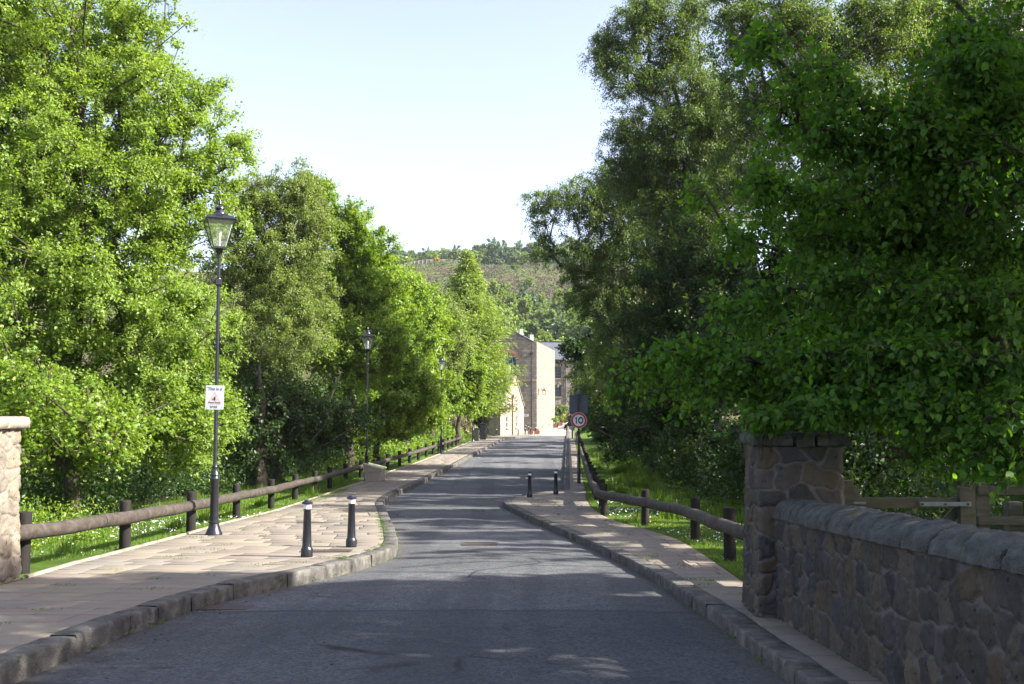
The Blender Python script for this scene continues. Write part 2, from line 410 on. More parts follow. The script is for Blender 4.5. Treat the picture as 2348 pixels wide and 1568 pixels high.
def copy_tree(o, loc, rz, label, group=None, scale=None):
    def rec(q, par):
        c = q.copy(); COL.objects.link(c); c.parent = par
        for ch in q.children: rec(ch, c)
        return c
    c = rec(o, None)
    c.location = [float(a) for a in loc]; c.rotation_euler = (0, 0, rz)
    if scale: c.scale = scale if hasattr(scale, '__len__') else (scale,) * 3
    if label: c['label'] = label
    if group: c['group'] = group
    return c
def npmesh(name, V, faces, mat, parent=None, loc=(0, 0, 0), attrs=None, smooth=False):
    """faces: list of int arrays (n,k)"""
    me = bpy.data.meshes.new(name)
    V = np.asarray(V, dtype=np.float32) - np.asarray(loc, dtype=np.float32)
    me.vertices.add(len(V)); me.vertices.foreach_set('co', V.ravel())
    tot = sum(f.size for f in faces); np_ = sum(len(f) for f in faces)
    me.loops.add(tot); me.polygons.add(np_)
    me.loops.foreach_set('vertex_index', np.concatenate([f.ravel() for f in faces]).astype(np.int32))
    sizes = np.concatenate([np.full(len(f), f.shape[1]) for f in faces])
    me.polygons.foreach_set('loop_start', np.concatenate([[0], np.cumsum(sizes)[:-1]]).astype(np.int32))
    if attrs:
        for k, a in attrs.items():
            at2 = me.attributes.new(k, 'FLOAT', 'POINT'); at2.data.foreach_set('value', np.asarray(a, dtype=np.float32))
    me.materials.append(MT[mat] if isinstance(mat, str) else mat)
    me.update(calc_edges=True)
    if smooth: me.polygons.foreach_set('use_smooth', np.ones(np_, dtype=bool))
    o = bpy.data.objects.new(name, me); COL.objects.link(o)
    if parent is not None: o.parent = parent
    else: o.location = [float(a) for a in loc]
    return o
def grid_faces(nr, nc, off=0):
    i = np.arange(nr - 1)[:, None] * nc + np.arange(nc - 1)[None, :]
    i = i.ravel() + off
    return np.stack([i, i + 1, i + nc + 1, i + nc], 1)
def vnoise(x, y, s=1., seed=0):
    """smooth value noise, numpy"""
    x = np.asarray(x) * s; y = np.asarray(y) * s
    xi = np.floor(x).astype(int); yi = np.floor(y).astype(int); fx = x - xi; fy = y - yi
    fx = fx * fx * (3 - 2 * fx); fy = fy * fy * (3 - 2 * fy)
    def h(a, b):
        n = (a * 374761393 + b * 668265263 + seed * 1442695041) & 0x7fffffff
        n = ((n ^ (n >> 13)) * 1274126177) & 0x7fffffff
        return ((n ^ (n >> 16)) & 0xffff) / 65535.
    return (h(xi, yi) * (1 - fx) + h(xi + 1, yi) * fx) * (1 - fy) + (h(xi, yi + 1) * (1 - fx) + h(xi + 1, yi + 1) * fx) * fy
# ------------------------------------------------------------------ ground sheet
rows = np.concatenate([np.arange(-14, 60, .5), np.arange(60, 182, 1.5)])
outs = np.array([0, .04, .15, .35, .6, 1, 1.5, 2.2, 3, 4, 5.5, 7.5, 10, 14, 20, 30, 50, 90, 160])
V = []; soil = []
for Y in rows:
    a, b = float(xIL(Y)), float(xIR(Y))
    if Y > 100: a, b = -2.0 - (Y - 100) * .02, b
    base = float(G(Y))
    for o in outs[::-1]:
        X = a - o
        z = base + PL - .015 + (vnoise(X, Y, .8, 3) - .5) * .07 * min(1, o) - max(0, o - 3) * .05 * (o < 30) - (1.35 if o >= 30 else 0)
        V.append((X, Y, z)); soil.append(min(1, max(0, (o - 2.8) / 2)) if Y > 12.5 else 0)
    for t in (0.02, .98):
        V.append((a + (b - a) * t, Y, base - .12)); soil.append(1)
    for o in outs:
        X = b + o
        z = base + PR - .015 + (vnoise(X, Y, .8, 4) - .5) * .07 * min(1, o) - max(0, o - 3) * .03 * (o < 30) - (.8 if o >= 30 else 0)
        V.append((X, Y, z)); soil.append(min(1, max(0, (o - 4.2) / 2)))
nc = len(outs) * 2 + 2
tag(npmesh('ground', V, [grid_faces(len(rows), nc)], 'ground', attrs={'soil': soil}, smooth=True), kind='structure')

def terr(X, Y, side):
    b = float(G(Y)); 
    if side < 0:
        o = float(xIL(Y)) - X; return b + PL - .015 + (vnoise(X, Y, .8, 3) - .5) * .07 * min(1, max(0, o)) - max(0, o - 3) * .05
    o = X - float(xIR(Y)); return b + PR - .015 + (vnoise(X, Y, .8, 4) - .5) * .07 * min(1, max(0, o)) - max(0, o - 3) * .03

# road
rows = np.concatenate([np.arange(-8, 60, .25), np.arange(60, 172, 1.)])
V = []; edge = []
TT = np.concatenate([[0, .03, .07], np.linspace(.12, .88, 11), [.93, .97, 1]])
for Y in rows:
    a, b = float(xKL(Y)) - .05, float(xKR(Y)) + .05
    if Y > 107: a = -1.5
    for t in TT:
        edge.append(max(0, 1 - min(t, 1 - t) * (b - a) / .32))
        X = a + (b - a) * t
        V.append((X, Y, float(G(Y)) + .004 - .03 * (2 * t - 1) ** 2 + .004 * (vnoise(X, Y, .9, 9) - .5)))
tag(npmesh('road', V, [grid_faces(len(rows), len(TT))], 'asphalt', attrs={'edge': edge}, smooth=True), kind='structure')

# cobbled court in front of the mill: setts on the road surface
def sett_sheet(name, x0, x1, y0, y1, off, mat):
    V = []; Fc = []
    Y = y0
    while Y < y1:
        X = x0 + R.uniform(0, .2)
        while X < x1:
            w = R.uniform(.24, .36); d = .3; z = float(G(Y)) + off + R.uniform(-.004, .006)
            k = len(V)
            for (ax, ay, az) in ((0, 0, -.04), (w, 0, -.04), (w, d, -.04), (0, d, -.04), (.03, .03, .012), (w - .03, .03, .012), (w - .03, d - .03, .012), (.03, d - .03, .012)):
                V.append((X + ax, Y + ay, z + az))
            Fc += [(k + 4, k + 5, k + 6, k + 7), (k, k + 1, k + 5, k + 4), (k + 1, k + 2, k + 6, k + 5), (k + 2, k + 3, k + 7, k + 6), (k + 3, k, k + 4, k + 7)]
            X += w + .02
        Y += .33
    o = npmesh(name, V, [np.array(Fc)], mat)
    return tag(o, kind='structure')
sett_sheet('cobbled_court', -1.0, 7.4, 108.5, 123.5, .015, 'cobble')

# pavements: bed and flags
def pavement(side, y0, y1, xa, xb, off):
    nm = 'pavement_left' if side < 0 else 'pavement_right'
    rows = np.arange(y0, y1 + .01, .5)
    V = []
    for Y in rows:
        for X in (float(xa(Y)), float(xb(Y))): V.append((X, Y, float(G(Y)) + off - .012))
    tag(npmesh(nm + '_bed', V, [grid_faces(len(rows), 2)], 'joint'), kind='structure')
    V = []; Fc = []
    Y = y0
    while Y < y1:
        d = R.uniform(.34, .58)
        Y2 = min(Y + d, y1)
        X = 0.; L0, L1 = float(xa(Y)), float(xa(Y2)); R0, R1 = float(xb(Y)), float(xb(Y2))
        w0 = (R0 - L0 + R1 - L1) / 2
        cuts = [0.]
        while cuts[-1] < w0 - .25:
            cuts.append(cuts[-1] + R.uniform(.4, 1.05))
        if w0 - cuts[-1] < .22 and len(cuts) > 2: cuts.pop()
        if cuts[-1] < w0: cuts.append(w0)
        cuts = [min(1, c / w0) for c in cuts]; cuts[-1] = 1
        for a, b in zip(cuts[:-1], cuts[1:]):
            g_ = min(.022, .007 + .0007 * Y) if Y > 0 else .007; k = len(V)
            tz = R.uniform(-.0008, .0008); tx = R.uniform(-.0005, .0005)
            def pt(t, yy, in_, dz):
                t_ = t + (in_ * .6 if t == a else -in_ * .6) / w0
                f = (yy - Y) / (Y2 - Y)
                yq = yy + (in_ if yy == Y else -in_)
                X = (L0 + (R0 - L0) * t_) * (1 - f) + (L1 + (R1 - L1) * t_) * f
                return (X, yq, float(G(yq)) + off + tz + (tx if t == a else -tx) + dz)
            for (in_, dz) in ((g_, -.03), (g_, -.0016), (g_ + .006, 0)):
                for (t, yy) in ((a, Y), (b, Y), (b, Y2), (a, Y2)): V.append(pt(t, yy, in_, dz))
            for q in (0, 4):
                for e in range(4):
                    e2 = (e + 1) % 4
                    Fc.append((k + q + e, k + q + e2, k + q + 4 + e2, k + q + 4 + e))
            Fc.append((k + 8, k + 9, k + 10, k + 11))
        Y = Y2
    tag(npmesh(nm, V, [np.array(Fc)], 'flag'), kind='structure')
KW = .23
pavement(-1, -8, 109.3, lambda Y: xIL(Y), lambda Y: np.maximum(xKL(Y) - KW, xIL(Y) + .05), PL)
pavement(1, -8, 118, lambda Y: xKR(Y) + .22, lambda Y: np.maximum(xIR(Y), xKR(Y) + .3), PR)

# mill pavement (raised, right of the mill wall)
MP = [(3.3, 118.5), (4.0, 118.6), (4.9, 121), (7.5, 138), (9, 150)]
V = []; Fc = []
for Y in np.arange(118.5, 150, .6):
    xa = 2.9 + (Y - 120) * .1524; xb = float(np.interp(Y, [118.5, 119, 121, 138, 150], [4.2, 4.6, 4.9, 7.3, 8.8]))
    k = len(V); z = float(G(Y))
    V += [(xa, Y, z + .13), (xb, Y, z + .13), (xb, Y, z - .02), (xa, Y + .59, z + .13), (xb + .08, Y + .59, z + .13), (xb + .08, Y + .59, z - .02), (xa, Y, z - .02)]
    Fc += [(k, k + 1, k + 4, k + 3), (k + 1, k + 2, k + 5, k + 4), (k + 6, k + 2, k + 1, k)]
tag(npmesh('pavement_mill', V, [np.array(Fc)], 'edging'), kind='structure')

# kerbs: one bevelled stone after another
def kerb(name, poly, width, h, side, lens, y0=-8):
    a = np.array(poly, dtype=float)
    # resample and smooth
    s = np.concatenate([[0], np.cumsum(np.hypot(np.diff(a[:, 0]), np.diff(a[:, 1])))])
    ss = np.arange(0, s[-1], .05)
    px = np.interp(ss, s, a[:, 0]); py = np.interp(ss, s, a[:, 1])
    k = np.hanning(9); k /= k.sum()
    px = np.convolve(np.pad(px, 4, mode='edge'), k, 'valid'); py = np.convolve(np.pad(py, 4, mode='edge'), k, 'valid')
    tx = np.gradient(px); ty = np.gradient(py); L = np.hypot(tx, ty); tx /= L; ty /= L
    nx, ny = -ty * side, tx * side          # away from the road
    prof = [(0, -.12), (0.004, .4), (.008, .8), (.03, .965), (.09, 1.0), (.5, 1.01), (.96, 1.0), (1, .95), (1, -.12)]
    V = []; Fc = []; pos = 0.
    np_ = len(prof)
    while pos < ss[-1] - .4:
        ln = R.uniform(*lens); e = min(pos + ln, ss[-1] - .05)
        jit = R.uniform(-.008, .008); jz = R.uniform(-.006, .006)
        n = max(2, int((e - pos) / .12))
        sts = np.linspace(pos + .006, e - .006, n + 1)
        k0 = len(V)
        for q, sv in enumerate(sts):
            i = min(len(px) - 1, int(round(sv / .05)))
            fr = sv / .05; i0 = min(len(px) - 2, int(fr)); f = fr - i0
            X = px[i0] * (1 - f) + px[i0 + 1] * f; Y = py[i0] * (1 - f) + py[i0 + 1] * f
            endin = .012 if q in (0, n) else 0
            for (u, w) in prof:
                hh = w * h if w > 0 else w
                if w > .9: hh -= endin * .7
                du = u * width + jit + (R.uniform(-.006, .006) if 0 < w else 0) + (endin * .6 if u < .1 else 0)
                V.append((X + nx[i0] * du, Y + ny[i0] * du, float(G(Y)) + hh + jz + R.uniform(-.003, .003)))
        for q in range(n):
            for j in range(np_ - 1):
                b = k0 + q * np_ + j
                Fc.append((b, b + 1, b + np_ + 1, b + np_))
        # end caps as quads fan
        for q in (0, n):
            b = k0 + q * np_
            for j in (0, 2, 4, 6):
                Fc.append((b + j, b + min(j + 1, 8), b + min(j + 2, 8), b + 8) if j < 6 else (b + 6, b + 7, b + 8, b + 8))
        pos = e
    Fc = [f for f in Fc if len(set(f)) == 4]
    o = npmesh(name, V, [np.array(Fc)], 'kerb')
    return tag(o, kind='structure')
kerb('kerb_left', KL, KW, PL + .004, 1, (.55, 1.1))
kerb('kerb_right', KR, .22, PR + .004, -1, (.6, 1.2))
# thin edging stones between paving and lawn
def edging(name, xf, side, off, y0, y1):
    V = []; Fc = []; Y = y0
    while Y < y1:
        Y2 = min(Y + R.uniform(.6, 1.), y1)
        for (ya, yb) in ((Y + .004, Y2 - .004),):
            k = len(V)
            for yy in (ya, yb):
                X = float(xf(yy)); z = float(G(yy)) + off
                for (dx, dz) in ((0, -.1), (0, .022), (side * .01, .03), (side * .055, .03), (side * .065, .02), (side * .065, -.1)):
                    V.append((X + dx, yy, z + dz))
            for j in range(5): Fc.append((k + j, k + j + 1, k + j + 7, k + j + 6))
            Fc.append((k + 1, k + 2, k + 3, k + 4)); Fc.append((k, k + 1, k + 4, k + 5))
        Y = Y2
    tag(npmesh(name, V, [np.array(Fc)], 'edging'), kind='structure')
edging('edging_left', xIL, -1, PL, 11.9, 92)

# hill beyond the mill
def hillz(X, Y):
    z = np.interp(Y, [165, 178, 195, 230, 280, 330, 400, 440, 900], [-2.5, -1, 3.5, 13, 24, 38, 56.5, 60, 64])
    z = z + (vnoise(X, Y, .03, 21) - .5) * 7 * np.clip((Y - 185) / 80, 0, 1) + (vnoise(X, Y, .11, 22) - .5) * 2.2 * np.clip((Y - 185) / 80, 0, 1)
    return z
ys = np.concatenate([np.arange(166, 460, 4.), np.arange(460, 900, 40.)]); xs = np.arange(-330, 331, 6.)
XX, YY = np.meshgrid(xs, ys)
ZZ = hillz(XX, YY)
tag(npmesh('hill', np.stack([XX.ravel(), YY.ravel(), ZZ.ravel()], 1), [grid_faces(len(ys), len(xs))], 'moor', smooth=True), kind='structure')

# ------------------------------------------------------------------ rubble masonry
def rubble_attr(u, v, su, sv, seed, wrap=None, pnorm=3.2):
    """u,v arrays -> (height, cell, mortar)"""
    rr = np.random.default_rng(seed)
    us = []; vs = []; row = 0; v0 = v.min() - sv
    while v0 < v.max() + sv:
        h = sv * rr.uniform(.55, 1.5); u0 = u.min() - su + rr.uniform(0, su)
        while u0 < u.max() + su:
            w = su * rr.uniform(.45, 2.0)
            us.append(u0 + w / 2); vs.append(v0 + h / 2 + rr.uniform(-.32, .32) * sv)
            u0 += w
        v0 += h
    us = np.array(us); vs = np.array(vs); ids = rr.uniform(0, 1, len(us)); hs = rr.uniform(.55, 1.2, len(us))
    un = u + (vnoise(u, v, 5, seed) - .5) * .11 + (vnoise(u, v, 14, seed + 9) - .5) * .035; vn = v + (vnoise(u, v, 5, seed + 5) - .5) * .11 + (vnoise(u, v, 14, seed + 7) - .5) * .035
    d = (np.abs(un[:, None] - us[None]) / su) ** pnorm + (np.abs(vn[:, None] - vs[None]) / sv) ** pnorm
    d = d ** (1 / pnorm)
    i = np.argsort(d, axis=1)[:, :2]
    d1 = np.take_along_axis(d, i[:, :1], 1)[:, 0]; d2 = np.take_along_axis(d, i[:, 1:2], 1)[:, 0]
    e = (d2 - d1)
    hs = hs * 1.0; t = np.clip((e - .07) / .09, 0, 1); t = t * t * (3 - 2 * t)
    h = t * hs[i[:, 0]] * .75 + (vnoise(u, v, 38, seed + 2) - .5) * .45 * t + (vnoise(u, v, 13, seed + 3) - .5) * .55 + (vnoise(u, v, 80, seed + 4) - .5) * .15
    return h, ids[i[:, 0]], 1 - np.clip((e - .05) / .07, 0, 1)

def rubble_pillar(name, cx, cy, rot, w, zb, zt, mat, seed, batter=.03, relief=.028, parent=None, su=.27, sv=.17):
    n = int(4 * w / .014); nz = int((zt - zb) / .014)
    U = np.linspace(0, 4 * w, n, endpoint=False); Z = np.linspace(zb, zt, nz)
    uu, zz = np.meshgrid(U, Z); uu = uu.ravel(); zz = zz.ravel()
    h, cell, mo = rubble_attr(uu, zz, su, sv, seed)
    side = (uu // w).astype(int); t = uu % w - w / 2
    hw = w / 2 + batter * (1 - (zz - zb) / (zt - zb))
    r = .04
    lim = w / 2 - r
    k = hw / (w / 2)
    px = np.where(np.abs(t) < lim, t, np.sign(t) * (lim + (np.abs(t) - lim) * .8)) * k
    py = -hw + np.where(np.abs(t) > lim, (np.abs(t) - lim) ** 2 / r * .35, 0) - h * relief
    ang = side * math.pi / 2 + rot
    X = cx + px * np.cos(ang) - py * np.sin(ang); Y = cy + px * np.sin(ang) + py * np.cos(ang)
    V = np.stack([X, Y, zz], 1)
    i = np.arange(nz - 1)[:, None] * n + np.arange(n)[None, :]
    j = np.arange(nz - 1)[:, None] * n + (np.arange(n)[None, :] + 1) % n
    Fc = np.stack([i.ravel(), j.ravel(), j.ravel() + n, i.ravel() + n], 1)
    top = np.arange(n)[None, :] + (nz - 1) * n
    return npmesh(name, V, [Fc, top], mat, parent=parent, loc=(0, 0, 0) if parent is None else parent.location, attrs={'cell': cell, 'mortar': mo}, smooth=True)

def rough_block(mb, x0, x1, y0, y1, z0, z1, seed, cx, cy, rot, n=.05, rad=.03, amp=.008):
    """a worn block, subdivided and jittered"""
    rr = random.Random(seed)
    nx = max(2, int((x1 - x0) / n)); ny = max(2, int((y1 - y0) / n)); nz = max(2, int((z1 - z0) / n))
    idx = {}; vs = []; fs = []
    def vert(i, j, k):
        if (i, j, k) in idx: return idx[(i, j, k)]
        x = x0 + (x1 - x0) * i / nx; y = y0 + (y1 - y0) * j / ny; z = z0 + (z1 - z0) * k / nz
        ex = i in (0, nx); ey = j in (0, ny); ez = k in (0, nz)
        mx, my, mz = (x0 + x1) / 2, (y0 + y1) / 2, (z0 + z1) / 2
        if ex + ey + ez >= 2:
            if ex: x += (rad * .4 if x < mx else -rad * .4)
            if ey: y += (rad * .4 if y < my else -rad * .4)
            if ez: z += (rad * .4 if z < mz else -rad * .4)
        x += rr.uniform(-amp, amp); y += rr.uniform(-amp, amp); z += rr.uniform(-amp, amp)
        ca, sa = math.cos(rot), math.sin(rot)
        vs.append((cx + ca * x - sa * y, cy + sa * x + ca * y, z)); idx[(i, j, k)] = len(vs) - 1
        return idx[(i, j, k)]
    for i in range(nx):
        for j in range(ny):
            fs.append((vert(i, j, nz), vert(i + 1, j, nz), vert(i + 1, j + 1, nz), vert(i, j + 1, nz)))
            fs.append((vert(i, j, 0), vert(i, j + 1, 0), vert(i + 1, j + 1, 0), vert(i + 1, j, 0)))
    for i in range(nx):
        for k in range(nz):
            fs.append((vert(i, 0, k), vert(i + 1, 0, k), vert(i + 1, 0, k + 1), vert(i, 0, k + 1)))
            fs.append((vert(i, ny, k), vert(i, ny, k + 1), vert(i + 1, ny, k + 1), vert(i + 1, ny, k)))
    for j in range(ny):
        for k in range(nz):
            fs.append((vert(0, j, k), vert(0, j, k + 1), vert(0, j + 1, k + 1), vert(0, j + 1, k)))
            fs.append((vert(nx, j, k), vert(nx, j + 1, k), vert(nx, j + 1, k + 1), vert(nx, j, k + 1)))
    mb.add(vs, fs)

# right gate pillar
zb = float(G(9.5)) + PR - .05
ep = empty('stone_pillar', (2.69, 9.6, zb), 'dark shaded rubble pillar with three flat cap stones, joined to the curved wall', 'pillar')
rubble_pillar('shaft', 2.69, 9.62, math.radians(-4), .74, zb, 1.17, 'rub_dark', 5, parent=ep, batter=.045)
for q, (a, b) in enumerate(((-.44, -.06), (-.05, .135), (.145, .46))):
    mb = MB(); rough_block(mb, a, b, -.43, .43, 1.172 - .012 * (q == 1), 1.285 + .01 * (q == 1), 40 + q, 2.69, 9.62, math.radians(-4), amp=.006)
    mb.v = [(v[0] - 2.69, v[1] - 9.6, v[2] - zb) for v in mb.v]
    mb.build('cap_stone', 'coping', ep, smooth=1.2)
# left gate pillar
zb = float(G(11.45)) + PL - .05
ep = empty('stone_pillar', (-6.27, 11.43, zb), 'sunlit pale rubble pillar with a thick cap slab, cut by the left frame edge', 'pillar')
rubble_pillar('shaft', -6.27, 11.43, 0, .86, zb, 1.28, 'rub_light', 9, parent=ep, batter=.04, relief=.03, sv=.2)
for q, (a, b) in enumerate(((-.52, -.02), (-.01, .5))):
    mb = MB(); rough_block(mb, -.53, .53, a, b, 1.283, 1.42, 60 + q, -6.27, 11.43, 0, amp=.008)
    mb.v = [(v[0] + 6.27, v[1] - 11.43, v[2] - zb) for v in mb.v]
    mb.build('cap_stone', 'cap_light', ep, smooth=1.2)

# right boundary wall, half-round coping
WY0, WY1 = -2.5, 9.27
def wallx(Y): return 2.44 + .03 * np.sin((Y - 2) * .8) * .5
ew = empty('boundary_wall', (2.6, 4, 0), 'low dark rubble stone wall with rounded coping beside the right pavement', 'wall')
n = int((WY1 - WY0) / .014); nz = 62
U = np.linspace(WY0, WY1, n); T = np.linspace(0, 1, nz)
uu, tt = np.meshgrid(U, T); uu = uu.ravel(); tt = tt.ravel()
hgt = .96
h, cell, mo = [], [], []
for c in np.array_split(np.arange(len(uu)), 12):
    pass
hh_, cc_, mm_ = rubble_attr(uu, tt * hgt, .14, .19, 17)
Z = G(uu) + PR - .06 + tt * hgt
X = wallx(uu) - hh_ * .032
V = np.stack([X, uu, Z], 1)
# back face, plain
Vb = np.stack([wallx(uu) + .32 + .01 * (vnoise(uu, tt, 8, 2)), uu, Z], 1)
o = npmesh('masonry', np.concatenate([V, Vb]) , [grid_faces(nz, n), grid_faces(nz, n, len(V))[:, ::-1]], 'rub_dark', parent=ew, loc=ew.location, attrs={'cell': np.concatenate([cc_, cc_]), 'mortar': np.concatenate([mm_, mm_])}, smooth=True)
Y = WY0
ci = 0
while Y < WY1 - .1:
    ln = R.uniform(.34, .62); Y2 = min(Y + ln, WY1 - .01)
    if WY1 - Y2 < .2: Y2 = WY1 - .01
    na, nl = 30, max(6, int((Y2 - Y) / .02)); vs = []
    hj = R.uniform(-.016, .018); wj = R.uniform(-.014, .014)
    for l in range(nl + 1):
        yy = Y + .007 + (Y2 - Y - .014) * l / nl
        e = .9 if l in (0, nl) else (.975 if l in (1, nl - 1) else 1)
        for a in range(na + 1):
            th = math.pi * a / na
            r = (.205 + wj) * e
            cx_ = float(wallx(yy)) + .155
            x = cx_ - math.cos(th) * r
            z = float(G(yy)) + PR + .9 + (math.sin(th) ** .8) * (.165 + hj) * e
            bmp = (float(vnoise(th * 3 + ci, yy * 8, 1.5, 7)) - .5) * .022 + (float(vnoise(th * 7, yy * 24, 1, 8)) - .5) * .012
            vs.append((x - math.cos(th) * bmp - ew.location[0], yy - ew.location[1], z + math.sin(th) * bmp - ew.location[2]))
    fs = [(l * (na + 1) + a, (l + 1) * (na + 1) + a, (l + 1) * (na + 1) + a + 1, l * (na + 1) + a + 1) for l in range(nl) for a in range(na)]
    fs.append(tuple(range(na + 1))); fs.append(tuple(reversed(range(nl * (na + 1), (nl + 1) * (na + 1)))))
    fs += [((l + 1) * (na + 1), l * (na + 1), l * (na + 1) + na, (l + 1) * (na + 1) + na) for l in range(nl)]
    mb = MB(); mb.add(vs, fs); mb.build('coping_stone', 'coping', ew, smooth=.9)
    Y = Y2; ci += 1

# ------------------------------------------------------------------ street lamps
def lamp_master(loc, label):
    e = empty('street_lamp', loc, label, 'street lamp', 'old-style lamp posts along the left pavement')
    mb = MB()
    mb.lathe([(.15, 0), (.15, .03), (.135, .05), (.1, .14), (.085, .2), (.1, .215), (.1, .235), (.075, .25), (.072, .95), (.085, .97), (.092, 1.0), (.075, 1.02), (.07, 1.05), (.085, 1.07), (.06, 1.13), (.044, 1.2), (.05, 1.215), (.044, 1.23), (.036, 1.3), (.033, 3.2), (.031, 5.0), (.04, 5.01), (.04, 5.07), (.06, 5.12), (.07, 5.17)], 20)
    mb.build('column', 'iron', e)
    mb = MB(); mb.box((0, 0, 4.56), (.11, .11, .1)); mb.tube([(-.09, 0, 4.56), (.02, 0, 4.56)], .035, 10); mb.lathe([(.045, 4.49), (.05, 4.5), (.05, 4.62), (.045, 4.63)], 16)
    mb.build('collar', 'iron', e)
    z0, z1 = 5.17, 5.68; w0, w1 = .115, .25
    fr = MB()
    fr.box((0, 0, z0 + .012), (.25, .25, .03)); fr.lathe([(.36, z1), (.37, z1 + .02), (.36, z1 + .035)], 4, rot=math.pi / 4)
    for a in (-1, 1):
        for b in (-1, 1):
            fr.tube([(a * w0, b * w0, z0 + .02), (a * w1, b * w1, z1)], .011, 6)
            fr.lathe([(.012, z1 + .03), (.016, z1 + .05), (.004, z1 + .075)], 8, c=(a * w1, b * w1, 0))
    fr.build('lantern_frame', 'iron', e, smooth=.4)
    g_ = MB(); b0 = .108; b1 = .242
    c = [(-1, -1), (1, -1), (1, 1), (-1, 1)]
    vs = [(a * b0, b * b0, z0 + .03) for a, b in c] + [(a * b1, b * b1, z1) for a, b in c]
    g_.add(vs, [(i, (i + 1) % 4, (i + 1) % 4 + 4, i + 4) for i in range(4)])
    g_.build('glass_panes', 'glass', e, smooth=0)
    rf = MB()
    rf.lathe([(.36, z1 + .036), (.2, z1 + .1), (.155, z1 + .13)], 4, rot=math.pi / 4)
    rf.build('lantern_roof', 'iron', e, smooth=0)
    ch = MB(); ch.lathe([(.115, z1 + .125), (.11, z1 + .15), (.075, z1 + .19), (.065, z1 + .22), (.09, z1 + .225), (.085, z1 + .25), (.05, z1 + .275), (.02, z1 + .285), (.018, z1 + .3), (.03, z1 + .32), (.025, z1 + .34), (.006, z1 + .4)], 16)
    ch.build('finial', 'iron', e)
    bl = MB(); bl.lathe([(.02, z0 + .05), (.02, z0 + .2), (.035, z0 + .24), (.035, z0 + .33), (.01, z0 + .37)], 10)
    bl.build('bulb_holder', 'white', e)
    return e
lp = [gnd(490, 1226, PL), gnd(840, 1103, PL), gnd(1011, 1040, PL), gnd(1084, 1012.5, PL)]
L0 = lamp_master(lp[0], 'nearest tall black lamp post, with a white watch sign strapped on'); L0.rotation_euler[2] = math.radians(24)
copy_tree(L0, lp[1], math.radians(8), 'black lamp post standing beside the beige grit bin')
copy_tree(L0, lp[2], math.radians(15), 'black lamp post just past the log fence bend, third along the pavement')
copy_tree(L0, lp[3], math.radians(10), 'distant black lamp post rising into leaves beside the olive cabinet', scale=(1, 1, .97))
c = copy_tree(L0, (*(at(1279, 930, 143)[:2]), float(G(143)) + .1), .3, 'far slim lamp post with pale lantern beyond the bright mill wall'); c['group'] = 'old-style lamp posts along the left pavement'
del c['group']
# watch sign strapped to the nearest lamp
sx = lp[0] + np.array([-.02, -.075, 0]); zs = sx[2]
def text(body, size, loc, mat, parent, name='lettering', ax='CENTER', sx_=1., font_shear=0., ext=.0006, off=0.):
    cu = bpy.data.curves.new(name, 'FONT'); cu.body = body; cu.size = size; cu.align_x = ax; cu.align_y = 'CENTER'; cu.extrude = ext; cu.offset = off
    cu.shear = font_shear
    o = bpy.data.objects.new(name, cu); COL.objects.link(o); cu.materials.append(MT[mat]); o.parent = parent
    bpy.context.view_layer.update()
    me = bpy.data.meshes.new_from_object(o.evaluated_get(bpy.context.evaluated_depsgraph_get()))
    bpy.data.objects.remove(o); o = bpy.data.objects.new(name, me); COL.objects.link(o); o.parent = parent
    me.transform(Matrix.Rotation(math.pi / 2, 4, 'X')); me.transform(Matrix.Diagonal((sx_, 1, 1, 1)))
    if not me.materials: me.materials.append(MT[mat])
    o.location = loc
    return o
def rrect(mb, w, h, t, r, y0=0., n=5, cx=0, cz=0):
    pts = []
    for (a, b, s) in ((1, 1, 0), (-1, 1, 1), (-1, -1, 2), (1, -1, 3)):
        for k in range(n):
            th = (s + k / (n - 1)) * math.pi / 2
            pts.append((cx + a * (w / 2 - r) + r * math.cos(th), cz + b * (h / 2 - r) + r * math.sin(th)))
    k = len(pts)
    vs = [(p[0], y0, p[1]) for p in pts] + [(p[0], y0 + t, p[1]) for p in pts]
    fs = [tuple(range(k)), tuple(reversed(range(k, 2 * k)))] + [(i, i + k, (i + 1) % k + k, (i + 1) % k) for i in range(k)]
    mb.add(vs, fs)
def poly_xz(mb, pts, y0, t):
    k = len(pts)
    vs = [(p[0], y0, p[1]) for p in pts] + [(p[0], y0 + t, p[1]) for p in pts]
    fs = [tuple(range(k)), tuple(reversed(range(k, 2 * k)))] + [(i, i + k, (i + 1) % k + k, (i + 1) % k) for i in range(k)]
    mb.add(vs, fs)
zc = at(494, 911, sx[1])[2]
mb = MB(); rrect(mb, .335, .435, .006, .02)
sg = mb.build('watch_sign', 'white', None, smooth=.5); sg.location = (sx[0] + .01, sx[1], zc); sg.rotation_euler = (0, math.radians(1.2), math.radians(-4))
tag(sg, 'white metal plate reading This is a Home Watch area, on nearest lamp post', 'sign')
text('This is a', .078, (0, -.0012, .152), 'greytext', sg, off=.001)
text('area', .082, (-.012, -.0012, -.165), 'greytext', sg, off=.001)
text('Home Watch', .041, (0, -.0012, -.092), 'black', sg, off=.0008)
mb = MB(); T0 = [(0, .105), (-.128, -.122), (.128, -.122)]; s_ = .86
ci_ = (0, -.046)
T1 = [(ci_[0] + (p[0] - ci_[0]) * .87, ci_[1] + (p[1] - ci_[1]) * .87) for p in T0]
for i in range(3):
    j = (i + 1) % 3
    poly_xz(mb, [T0[i], T0[j], T1[j], T1[i]], -.0012, .001)
mb.build('triangle', 'pink', sg, smooth=0)
mb = MB(); rrect(mb, .11, .03, .0008, .012, -.001, cz=-.045); rrect(mb, .05, .045, .0008, .02, -.0013, cx=-.025, cz=-.02)
mb.build('emblem_backdrop', 'orange', sg, smooth=0)
